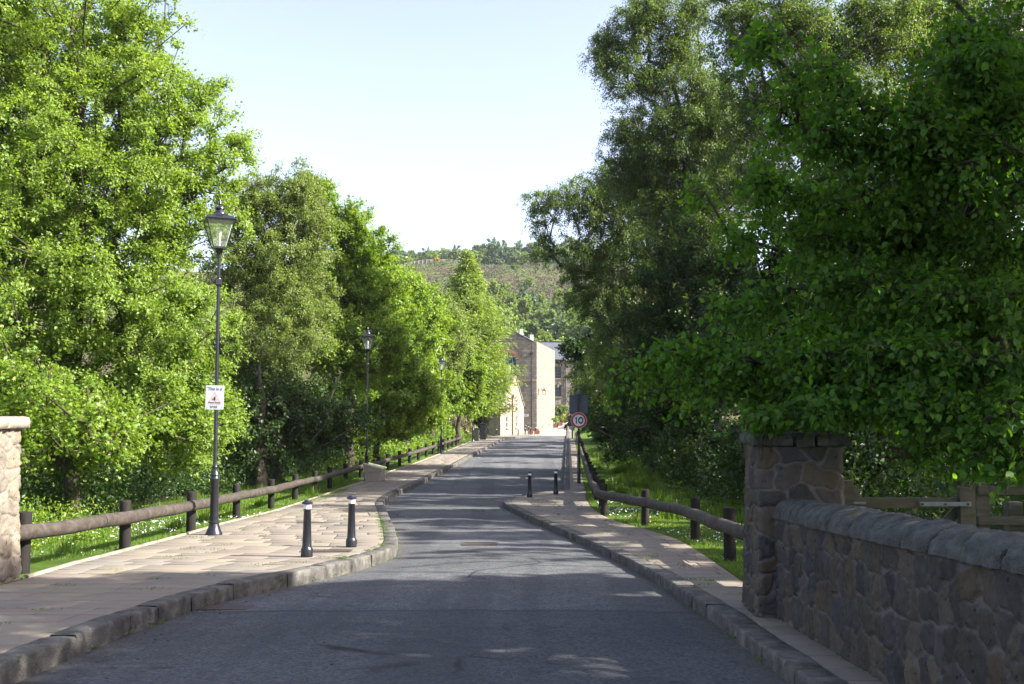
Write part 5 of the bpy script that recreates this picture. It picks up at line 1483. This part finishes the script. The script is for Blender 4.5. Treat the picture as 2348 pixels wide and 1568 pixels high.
make_tree('dark_undertree', 'dense shadowed trees deep behind the right lawn', (14, 40, -1.6), (14, 40, 5),
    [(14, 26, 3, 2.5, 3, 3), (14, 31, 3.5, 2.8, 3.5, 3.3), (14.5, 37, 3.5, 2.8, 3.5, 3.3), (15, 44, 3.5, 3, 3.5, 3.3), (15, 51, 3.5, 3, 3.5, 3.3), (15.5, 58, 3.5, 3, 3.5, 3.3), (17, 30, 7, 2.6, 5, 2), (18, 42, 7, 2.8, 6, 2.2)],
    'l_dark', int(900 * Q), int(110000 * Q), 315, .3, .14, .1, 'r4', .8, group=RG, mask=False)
# near lime
def lb_(x, y, Z, rx, rz):
    Z2 = 7.6 + (Z - 11) * .5; k = Z2 / Z * 1.08
    return bl(x, y, Z2, rx * k, rz * k, max(.35, rx * k))
boughs = [(((2320, 430), (2050, 270), (1880, 185), (1700, 75)), 1.0, .3, 9.0, 9.3), (((2120, 340), (1900, 340), (1770, 250)), .8, .45, 9.4, 9.6), (((2330, 570), (2050, 480), (1800, 430), (1580, 425)), 1.0, .35, 9.2, 10.6),
    (((2180, 540), (1900, 560), (1700, 530)), .9, .5, 9.8, 10.4), (((2330, 700), (2050, 660), (1850, 640), (1650, 725)), 1.05, .4, 8.8, 10.2), (((2330, 840), (2050, 800), (1750, 820), (1560, 805), (1385, 872)), 1., .25, 8.4, 11.2),
    (((2050, 860), (1800, 895), (1570, 880)), .8, .4, 9, 10.6), (((2330, 950), (2080, 920), (1850, 935), (1690, 955)), .9, .4, 8.2, 9.4), (((2340, 1050), (2150, 1020), (1980, 1030)), .8, .5, 8.2, 9.0), (((2340, 260), (2210, 130), (2290, 20)), 1.1, .7, 9, 9), (((2150, 700), (1950, 740), (1770, 750)), .8, .4, 10, 10.6), (((2347, 130), (2330, 350)), 1, 1, 10, 10)]
LB = []
for pts, t0, t1, za, zb2 in boughs:
    Q3 = [at(x, y, za + (zb2 - za) * k / (len(pts) - 1)) for k, (x, y) in enumerate(pts)]
    s_ = np.concatenate([[0], np.cumsum([np.linalg.norm(Q3[k + 1] - Q3[k]) for k in range(len(Q3) - 1)])])
    for u in np.arange(0, s_[-1], .22):
        f = u / s_[-1]; t = t0 + (t1 - t0) * f; p = [np.interp(u, s_, [q[a] for q in Q3]) for a in range(3)]
        LB.append((p[0] + R.uniform(-.06, .06), p[1] + R.uniform(-.3, .3), p[2] + R.uniform(-.05, .05), .36 * t, .5 * t, .15 * t))
LB += [(5.6, 9, 6.6, 1.6, 1.8, 1.5), (7.4, 10, 6.5, 2, 2, 1.8), (6.8, 8.6, 4, 1.5, 1.6, 1.6), (8, 11, 4, 1.8, 1.4, 2)]
make_tree('lime_tree', 'dark large-leaved lime spreading over the right pillar, wall and gate', (6.7, 10.6, float(G(10.6)) - .3), (6.1, 10.3, 4.6), LB,
    'l_lime', int(1250 * Q), int(66000 * Q), 309, .2, .07, .05, 'o6', .36, .35, group=RG, keep=.06, twigs=4, up=0., floor=1.2, pw=.5, cut=lambda P: P[:, 2] > np.where(P[:, 0] < 3.35, 1.5, 1.2) - .34 * vnoise(P[:, 0], P[:, 1], 1.7, 5) * (1 + (P[:, 0] > 3.35)))
make_tree('broadleaf_tree', 'big shade tree right of the camera throwing its shadow over the foreground', (9.6, 5.2, float(G(5)) - .3), (9.3, 5.2, 10),
    [(9.3, 3.5, 8.5, 3.6, 3.6, 3.2), (8.6, 6.4, 8.6, 2.4, 2.2, 2.4), (11, 6.4, 8.8, 3, 3, 3), (8.2, 5.4, 5.8, 1.8, 1.6, 1.5), (8.6, 2.2, 6.5, 3, 3, 2.8), (12, 3, 7, 3, 3, 3), (13.5, 7.5, 11, 3, 2.4, 3), (12, 1, 11, 3, 3, 2.5)],
    'l_lime', int(800 * Q), int(60000 * Q), 310, .3, .13, .1, 'r4', .7, group=RG)
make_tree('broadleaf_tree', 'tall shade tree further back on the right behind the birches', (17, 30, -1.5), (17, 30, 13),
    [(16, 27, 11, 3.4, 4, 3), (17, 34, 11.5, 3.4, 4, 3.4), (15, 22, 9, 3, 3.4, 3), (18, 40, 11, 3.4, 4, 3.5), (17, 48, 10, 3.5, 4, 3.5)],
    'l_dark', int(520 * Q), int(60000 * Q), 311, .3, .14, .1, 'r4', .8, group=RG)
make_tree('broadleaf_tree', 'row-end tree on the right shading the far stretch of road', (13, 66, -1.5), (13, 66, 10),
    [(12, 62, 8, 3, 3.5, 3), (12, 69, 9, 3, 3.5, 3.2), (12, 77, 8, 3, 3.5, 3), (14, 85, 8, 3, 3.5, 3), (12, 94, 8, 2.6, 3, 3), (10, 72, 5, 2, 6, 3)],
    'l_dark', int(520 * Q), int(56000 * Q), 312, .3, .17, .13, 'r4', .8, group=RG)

# ------------------------------------------------------------------ shrubs
def shrub(name, label, base, blobs, leaf, n, seed, L, W, kind='r4', cat='shrub', ncl=60, group=None, mask=False, cl=.2):
    return make_tree(name, label, base, (base[0], base[1], base[2] + blobs[0][5] * .8), blobs, leaf, ncl, n, seed, .05, L, W, kind, cl, group=group, cat=cat, mask=mask, floor=.05, twigs=4)
def gb_(x, y, off=.1): return gnd(x, y, off)
q = gb_(1052, 1008); shrub('variegated_shrub', 'cream tinged rounded shrub behind the far end of the left rail', (q[0] - .6, q[1] + 1.5, q[2]), [bl(1050, 966, q[1] + 1.5, 1.0, .85), bl(1070, 985, q[1] + 1.5, .9, .6)], 'l_varieg', 9000, 401, .11, .07, ncl=120, cl=.3)
shrub('green_shrub', 'plain green shrub touching the variegated one, beside the third lamp', (q[0] - 2, q[1] + .5, q[2]), [bl(1025, 985, q[1] + .5, .9, .8), bl(1000, 1000, q[1] - 1, .8, .6)], 'l_syc', 7000, 402, .12, .08, ncl=100, cl=.3)
q = gb_(1085, 1006); shrub('hedge_shrub', 'dense green hedge plant behind the two cabinets', (q[0] + .8, q[1] + 2.5, q[2]), [bl(1098, 968, q[1] + 3, .9, 1.0), bl(1080, 990, q[1] + 2, .7, .8), bl(1108, 985, q[1] + 3, .5, .8)], 'l_dark', 8000, 403, .12, .09, ncl=100, cl=.3)
q = gb_(1128, 999); shrub('clipped_bush', 'bright green rounded bush on top of the low garden wall', (q[0], q[1] + 1.2, q[2] + .3), [bl(1122, 966, q[1] + 1.2, .75, .55), bl(1136, 966, q[1] + 1.2, .55, .5)], 'l_fary', 7000, 404, .12, .09, ncl=90, cl=.25)
pb = at(1286, 945, 147); shrub('laurel_bush', 'big rounded glossy bush at the far corner of the mill wall', (pb[0], 147, float(G(147))), [(pb[0], 147, pb[2], 1.25, 1.2, 1.6), (pb[0] - .5, 146.5, pb[2] - 1., 1.2, 1.2, 1.2)], 'l_far', 9000, 405, .2, .14, ncl=120, cl=.35)
for (p, lf, lb, r, s) in ((PLN[0], 'l_fary', 'loose pale green shrub growing in the nearest timber planter', .42, 411), (PLN[1], 'l_far', 'round olive shrub growing in the second timber planter', .38, 412), (PLN[2], 'l_yel', 'yellow shrub growing in the third timber planter', .42, 413), (PLN[3], 'l_yel', 'brightest yellow shrub, in the farthest timber planter', .5, 414)):
    shrub('potted_shrub', lb, (p[0], p[1], p[2] + .5), [(p[0], p[1], p[2] + .98, r, r, r * .8)], lf, 1300, s, .1, .07, ncl=40, cl=.15, group='shrubs in the timber planters')
shrub('red_flowers', 'red flowering plants in the low tub at the mill corner', (FT[0], FT[1], FT[2] + .35), [(FT[0] - .3, FT[1], FT[2] + .5, .3, .2, .14), (FT[0] + .4, FT[1] + .1, FT[2] + .48, .3, .2, .14)], 'redflower', 110, 415, .07, .06, ncl=12, cl=.1)

# ------------------------------------------------------------------ undergrowth, grass, flowers
def scatter(name, mat, n, region, seed, hmin, hmax, L, W, kind='r4', axis_up=.4, mask_soft=None):
    rr = np.random.default_rng(seed)
    X, Y, side = region(rr, n)
    h = rr.uniform(hmin, hmax, len(X)) * (.55 + .9 * vnoise(X, Y, .45, seed)) * np.sqrt(rr.random(len(X)))
    z = np.array([terr(a, b, side) for a, b in zip(X, Y)]) + h
    P = np.stack([X, Y, z], 1)
    A = unit(rr.normal(0, .7, P.shape) + [0, 0, axis_up]); N = unit(rr.normal(0, .6, P.shape) + [0, 0, 1.])
    sz = rr.uniform(.6, 1.3, len(P)) * (1 + np.clip((Y - 25) / 50, 0, 1.5))
    V, Fc = leaf_geo(P, A, N, L * sz, W * sz, kind)
    return tag(npmesh(name, V, Fc, mat), kind='stuff')
def regL(o0, o1, y0, y1, pw=1.):
    def f(rr, n):
        Y = y0 + (y1 - y0) * rr.random(n) ** pw; X = xIL(Y) - (o0 + (o1 - o0) * rr.random(n)) - (vnoise(Y, Y * 0, .3, 5) - .5) * 1.2; return X, Y, -1
    return f
def regR(o0, o1, y0, y1, pw=1.):
    def f(rr, n):
        Y = y0 + (y1 - y0) * rr.random(n) ** pw; oo = o0 + np.clip((Y - 30) / 60, 0, 1) * -1.5
        X = xIR(Y) + np.maximum(.9, oo) + (o1 - o0) * rr.random(n) + (vnoise(Y, Y * 0, .3, 6) - .5) * 1.4; return X, Y, 1
    return f
scatter('nettles_left', 'l_dark', 60000, regL(3.2, 8, 15.5, 50, 1.3), 501, .4, 1.4, .085, .055)  # dark leaf colour carries the shade under the overhanging crown
scatter('weeds_by_pillar', 'l_syc', 9000, regL(.8, 3.4, 12.6, 17.5), 502, .15, .75, .06, .032)
scatter('undergrowth_left', 'l_dark', 26000, regL(5, 12, 17, 95, 1.2), 503, .5, 1.7, .1, .07)
scatter('verge_weeds_left', 'l_syc', 12000, regL(1.0, 4, 44, 98, 1.), 504, .2, 1.0, .08, .05)
scatter('undergrowth_right', 'l_dark', 120000, regR(3.1, 10.5, 13, 95, 1.3), 505, .5, 2.6, .11, .08)
scatter('weeds_behind_wall', 'nettle', 5000, lambda rr, n: (rr.uniform(3.0, 8.5, n), rr.uniform(3.5, 11.5, n), 1), 506, .1, .7, .07, .04)
def blades(name, n, region, seed, h0, w0, kind='tri', drp=.25):
    rr = np.random.default_rng(seed); X, Y, side = region(rr, n)
    z = np.array([terr(a, b, side) for a, b in zip(X, Y)]) - .01
    P = np.stack([X, Y, z], 1); A = unit(rr.normal(0, .35, P.shape) * [1, 1, .3] + [0, 0, 1.]); N = unit(rr.normal(0, 1, P.shape) * [1, 1, .2])
    sc_ = np.clip(Y / 15, .8, 4)
    hh = h0 * rr.uniform(.5, 1.3, n) * (.6 + .8 * vnoise(X, Y, 1.3, 8)) * np.clip(sc_, .8, 1.1); ww = w0 * sc_ * rr.uniform(.7, 1.3, n)
    V, Fc = leaf_geo(P, A, N, hh, ww, kind, 0, drp)
    return tag(npmesh(name, V, Fc, 'blade'), kind='stuff')
blades('lawn_grass_left', 150000, regL(.1, 4.2, 11.6, 46, 1.5), 511, .055, .009)
blades('lawn_grass_right', 150000, lambda rr, n: (lambda Y: (xIR(Y) + .03 + rr.random(n) * 6.0, Y, 1))(10.3 + 62 * rr.random(n) ** 1.7), 512, .055, .009)
def tufts(name, spots, seed, h, side):
    rr = np.random.default_rng(seed); Ps = []; As = []; Hs = []
    for (x, y) in spots:
        k = 70; r = rr.normal(0, .09, (k, 2)); z = terr(x, y, side)
        Ps.append(np.stack([x + r[:, 0], y + r[:, 1], np.full(k, z)], 1)); As.append(unit(np.concatenate([r * 4 + rr.normal(0, .25, (k, 2)), np.ones((k, 1))], 1))); Hs.append(h * rr.uniform(.5, 1.2, k))
    P = np.concatenate(Ps); A = np.concatenate(As); H_ = np.concatenate(Hs); N = unit(A * [1, 1, 0] + [0, 0, .01] + rr.normal(0, .05, P.shape))
    V, Fc = leaf_geo(P, A, -N, H_, np.full(len(P), .012) * np.clip(P[:, 1] / 15, 1, 3), 'tri', 0, -.4)
    return tag(npmesh(name, V, Fc, 'blade'), kind='stuff')
rq = np.random.default_rng(5)
tufts('long_grass_left', [(float(xIL(y)) - o, y) for y, o in zip(rq.uniform(13, 40, 60), rq.uniform(.25, 3.2, 60))], 521, .32, -1)
tufts('long_grass_right', [(float(xIR(y)) + o, y) for y, o in zip(rq.uniform(14, 60, 90), np.concatenate([rq.normal(2.0, .35, 60), rq.uniform(.4, 4, 30)]))], 522, .33, 1)
def flowers(name, n, region, mat, seed, r):
    rr = np.random.default_rng(seed); X, Y, side = region(rr, n)
    m = vnoise(X, Y, .7, seed) + rr.random(n) * .35 > .72; X, Y = X[m], Y[m]; n = len(X)
    z = np.array([terr(a, b, side) for a, b in zip(X, Y)]) + rr.uniform(.03, .075, n)
    th = np.arange(6) * math.pi / 3; R_ = r * rr.uniform(.7, 1.2, n) * np.clip(Y / 18, 1, 2)
    nx = rr.normal(0, .35, n); ny = rr.normal(0, .35, n)
    V = np.stack([np.stack([X + R_ * math.cos(t), Y + R_ * math.sin(t), z - nx * R_ * math.cos(t) - ny * R_ * math.sin(t)], 1) for t in th], 1).reshape(-1, 3)
    b = np.arange(n)[:, None] * 6
    return tag(npmesh(name, V, [b + np.arange(6)], mat), kind='stuff')
flowers('daisies_left', 1500, regL(.15, 2.4, 12.6, 24), 'daisy', 531, .014)
flowers('daisies_right', 1900, lambda rr, n: (lambda Y: (xIR(Y) + .1 + rr.random(n) * 2.6, Y, 1))(rr.uniform(12, 30, n)), 'daisy', 532, .014)
flowers('buttercups_left', 500, regL(.3, 3., 13, 26), 'butter', 533, .013)
flowers('buttercups_right', 300, lambda rr, n: (lambda Y: (xIR(Y) + .2 + rr.random(n) * 3, Y, 1))(rr.uniform(14, 40, n)), 'butter', 534, .013)
# weeds in the paving joints and along the kerb foot
rr = np.random.default_rng(9); Ps = []
def sprig(x, y, z, n, s):
    q = rr.normal(0, 1, (n, 3)) * [s, s * .4, 0]; q[:, 2] = rr.random(n) * .012; Ps.append(q + [x, y, z])
for _ in range(46):
    y = rr.uniform(8, 30); a, b = float(xIL(y)), float(xKL(y)) - KW; x = rr.uniform(a + .2, b); sprig(x, y, G(y) + PL, 28, .09)
for _ in range(60):
    y = rr.uniform(8.5, 31); a, b = float(xKR(y)) + .26, float(xIR(y)); sprig(rr.uniform(a, b), y, G(y) + PR, 22, .07)
for _ in range(40):
    y = rr.uniform(14, 24); sprig(float(xKL(y)) - KW, y, G(y) + PL, 34, .05)
for _ in range(30):
    y = rr.uniform(7, 20); sprig(float(xKL(y)) + .03, y, G(y), 16, .04)
for _ in range(12):
    y = rr.uniform(7, 12); sprig(float(xKR(y)) - .04, y, G(y), 14, .04)
P = np.concatenate(Ps); A = unit(rr.normal(0, .6, P.shape) + [0, 0, .8]); N = unit(rr.normal(0, .5, P.shape) + [0, 0, 1])
V, Fc = leaf_geo(P, A, N, rr.uniform(.012, .035, len(P)), rr.uniform(.006, .014, len(P)), 'r4'); tag(npmesh('joint_weeds', V, Fc, 'nettle'), kind='stuff')
# fallen catkins and leaf litter
P = np.stack([rr.uniform(-3.4, 1.9, 420), rr.uniform(5.8, 13, 420), np.zeros(420)], 1); P[:, 0] = np.where(rr.random(420) < .65, xKL(P[:, 1]) + np.abs(rr.normal(0, .35, 420)) + .03, P[:, 0]); P[:, 2] = G(P[:, 1]) + .012
V, Fc = leaf_geo(P, rr.normal(0, 1, P.shape) * [1, 1, .1], unit(rr.normal(0, .4, P.shape) + [0, 0, 1]), rr.uniform(.015, .045, 420), rr.uniform(.008, .02, 420), 'r4')
m = mat_leaf('litter', [(0, (.05, .03, .02)), (.5, (.09, .06, .03)), (.8, (.12, .1, .04))], (1, 1, 1), .1); tag(npmesh('leaf_litter', V, Fc, m), kind='stuff')

# ------------------------------------------------------------------ hillside
rr = np.random.default_rng(77)
n = 8200; X = rr.uniform(-75, 60, n); Y = rr.uniform(262, 420, n)
cz = hillz(X, Y); per = 30
q = unit(rr.normal(0, 1, (n, per, 3))); q[..., 2] = np.abs(q[..., 2]); rad = (rr.uniform(.6, 1.5, n) * (.6 + 1.1 * vnoise(X, Y, .12, 4)))[:, None, None]
P = np.stack([X, Y, cz], 1)[:, None] + q * rad * [1, 1, .6] * rr.uniform(.6, 1, (n, per, 1)); P = P.reshape(-1, 3)
N = unit(q.reshape(-1, 3) + rr.normal(0, .4, P.shape)); A = rr.normal(0, 1, P.shape)
V, Fc = leaf_geo(P, A, N, np.full(len(P), .42), np.full(len(P), .3), 'r4', 0, 0)
m = vnoise(X, Y, .045, 3) 
tag(npmesh('heather_moor', V, Fc, 'heather'), kind='stuff')
def far_tree(seed, leaf, h, w, pos, label, group, ncl=130, nl=7000, L=.55):
    x, y = pos; z = float(hillz(np.array(x), np.array(y))) - .4
    return make_tree('hill_tree', label, (x, y, z), (x, y, z + h * .75), [(x, y, z + h * .55, w * .42, w * .42, h * .3), (x + w * .18, y, z + h * .42, w * .32, w * .3, h * .24), (x - w * .2, y, z + h * .5, w * .3, w * .3, h * .26), (x, y, z + h * .78, w * .26, w * .26, h * .2), (x, y - .1 * w, z + h * .3, w * .36, w * .36, h * .2)],
        leaf, ncl, nl, seed, .2, L, L * .75, 'r4', .9, group=group, mask=False, floor=-999, twigs=4, sides=4)
HG = 'trees on the wooded lower hillside'; RGG = 'trees along the hill crest'
protos = [far_tree(601, 'l_far', 9.5, 8.5, (6, 236), 'mid green hillside tree above the rear range roof', HG), far_tree(602, 'l_fary', 9, 8, (13, 226), 'bright green hillside tree right of the rear range ridge', HG), far_tree(603, 'l_farb', 10, 8, (-6, 240), 'bluish hillside tree behind the larch', HG), far_tree(604, 'l_birch', 11, 6, (5, 198), 'pale feathery birch just behind the rear range roof', HG)]
spots = []
for i in range(420):
    x = rr.uniform(-16, 30); y = rr.uniform(194, 286)
    if all((x - a) ** 2 + (y - b) ** 2 > 24 for a, b, *_ in spots) and abs(x - 6) + abs(y - 236) > 4: spots.append((x, y))
def ordn(k):
    return ['first', 'second', 'third', 'fourth', 'fifth', 'sixth', 'seventh', 'eighth', 'ninth', 'tenth', 'eleventh', 'twelfth', 'thirteenth', 'fourteenth', 'fifteenth', 'sixteenth', 'seventeenth', 'eighteenth', 'nineteenth', 'twentieth', 'twenty-first', 'twenty-second'][k]
bands = [(0, 212, 'lowest wood row behind the roofs'), (212, 232, 'lower hillside wood'), (232, 252, 'middle hillside wood'), (252, 270, 'upper hillside wood'), (270, 999, 'top wood row below the moor')]
kinds = ['mid green', 'bright green', 'bluish green', 'pale feathery']
def band_label(i):
    x, y = spots[i]; b = [q for q in bands if q[0] <= y < q[1]][0]
    same = sorted([spots[j][0] / spots[j][1] for j in range(len(spots)) if j % 4 == i % 4 and b[0] <= spots[j][1] < b[1]])
    return '%s tree, %s of its colour from the left, %s' % (kinds[i % 4], ordn(same.index(x / y)), b[2])
for i, (x, y) in enumerate(spots):
    k = i % 4; pr_ = protos[k]; s = rr.uniform(.75, 1.15)
    copy_tree(pr_, (x, y, float(hillz(np.array(x), np.array(y))) - .4), rr.uniform(0, 6.28), band_label(i), HG, (s, s, s * rr.uniform(.85, 1.15)))
c1 = far_tree(611, 'l_farb', 13, 14, (22.5 - 22, 414), 'large dark rounded tree highest on the hill crest, left of the birch', RGG, 200, 11000, .7)
c1.location.x = at(1150, 600, 414)[0]; c1.location.z = float(hillz(np.array(c1.location.x), np.array(414.))) - 1
px_ = [(905, 9, 0), (935, 7, 1), (965, 7.5, 0), (990, 8, 1), (1015, 8, 2), (1040, 9, 0), (1062, 8, 2), (1085, 9, 1), (1110, 9.5, 0), (1128, 8, 2), (1180, 9.5, 0), (1205, 9, 1), (1235, 10, 0), (1265, 9, 2), (1300, 10, 1), (880, 8, 2), (860, 8, 0), (1340, 9, 0), (1380, 9, 1), (1420, 9, 2), (820, 8, 1), (780, 8, 2)]
for i, (x, h, k) in enumerate(px_):
    x0_ = x
    for j in range(2):
        y = 414 + 14 * j + rr.uniform(-4, 4); X_ = at(x + 9 * j + rr.uniform(-5, 5), 600, y)[0]; s = h / 9.5 * rr.uniform(.95, 1.2) * (1.2 if j else .85)
        copy_tree(protos[k if not j else (k + 2) % 3], (X_, y, float(hillz(np.array(X_), np.array(y))) - .6), rr.uniform(0, 6.28), '%s hill crest tree, %s from the left in the %s row' % (kinds[k if not j else (k + 2) % 3], ordn(sorted(q[0] for q in px_).index(x0_)), 'rear' if j else 'front'), RGG, (s * 1.15, s * 1.15, s))
# a few shrubs dotted on the moor
for i, (x, yy) in enumerate([(1180, 640), (1215, 660), (1250, 630), (1150, 680), (1230, 700), (970, 640), (1000, 660), (1290, 660), (940, 650), (1205, 610)]):
    y = float(np.interp(yy, [600, 700], [415, 300])); X_ = at(x, yy, y)[0]; s = rr.uniform(.3, .5)
    copy_tree(protos[[0, 1, 3][i % 3]], (X_, y, float(hillz(np.array(X_), np.array(y))) - .5), rr.uniform(0, 6), '%s lone shrub on the brown moor slope, %s from the left' % (kinds[[0, 1, 3][i % 3]], ordn(sorted([1180, 1215, 1250, 1150, 1230, 970, 1000, 1290, 940, 1205]).index(x))), 'shrubs dotted over the moor', (s * 1.3, s * 1.3, s))
# crest fence and gorse
yF = 408.; xa = at(912, 620, yF)[0]; xb = at(1062, 620, yF)[0]
e = empty('hill_fence', (xa, yF, float(hillz(np.array(xa), np.array(yF)))), 'pale post and rail fence along the hill shoulder left of the larch tip', 'fence')
L = np.array(e.location); ns = 16; pr0 = None; top_ = MB()
for k in range(ns + 1):
    x = xa + (xb - xa) * k / ns; z = float(hillz(np.array(x), np.array(yF))); mb = MB(); mb.box((x - L[0], 0, z - L[2] + .9), (.22, .22, 2.2)); mb.build('post', 'fencepale', e, smooth=0)
    if pr0:
        for zz in (.8, 1.3, 1.8): beam(top_, (pr0[0] - L[0], .12, pr0[1] - L[2] + zz), (x - L[0], .12, z - L[2] + zz), .08, .17)
    pr0 = (x, z)
top_.build('rails', 'fencepale', e, smooth=0)
x = at(1000, 618, 404)[0]; z = float(hillz(np.array(x), np.array(404.)))
make_tree('gorse_bush', 'orange yellow flowering gorse beside the hill fence', (x, 404, z), (x, 404, z + 1.5), [(x, 404, z + 1.2, 1.5, 1., 1.)], 'gorse', 30, 900, 701, .08, .5, .4, 'r4', .5, cat='shrub', mask=False, floor=-999)

# ------------------------------------------------------------------ air
mb = MB(); mb.box((0, 440, 40), (900, 980, 110))
m = bpy.data.materials.new('haze'); m.use_nodes = True; nt = m.node_tree; nt.nodes.clear()
o_ = nt.nodes.new('ShaderNodeOutputMaterial'); v_ = nt.nodes.new('ShaderNodeVolumePrincipled')
v_.inputs['Color'].default_value = (.86, .93, 1, 1); v_.inputs['Density'].default_value = HAZE; v_.inputs['Anisotropy'].default_value = .2
nt.links.new(v_.outputs[0], o_.inputs['Volume'])
tag(mb.build('haze', m, None, smooth=0), kind='stuff')
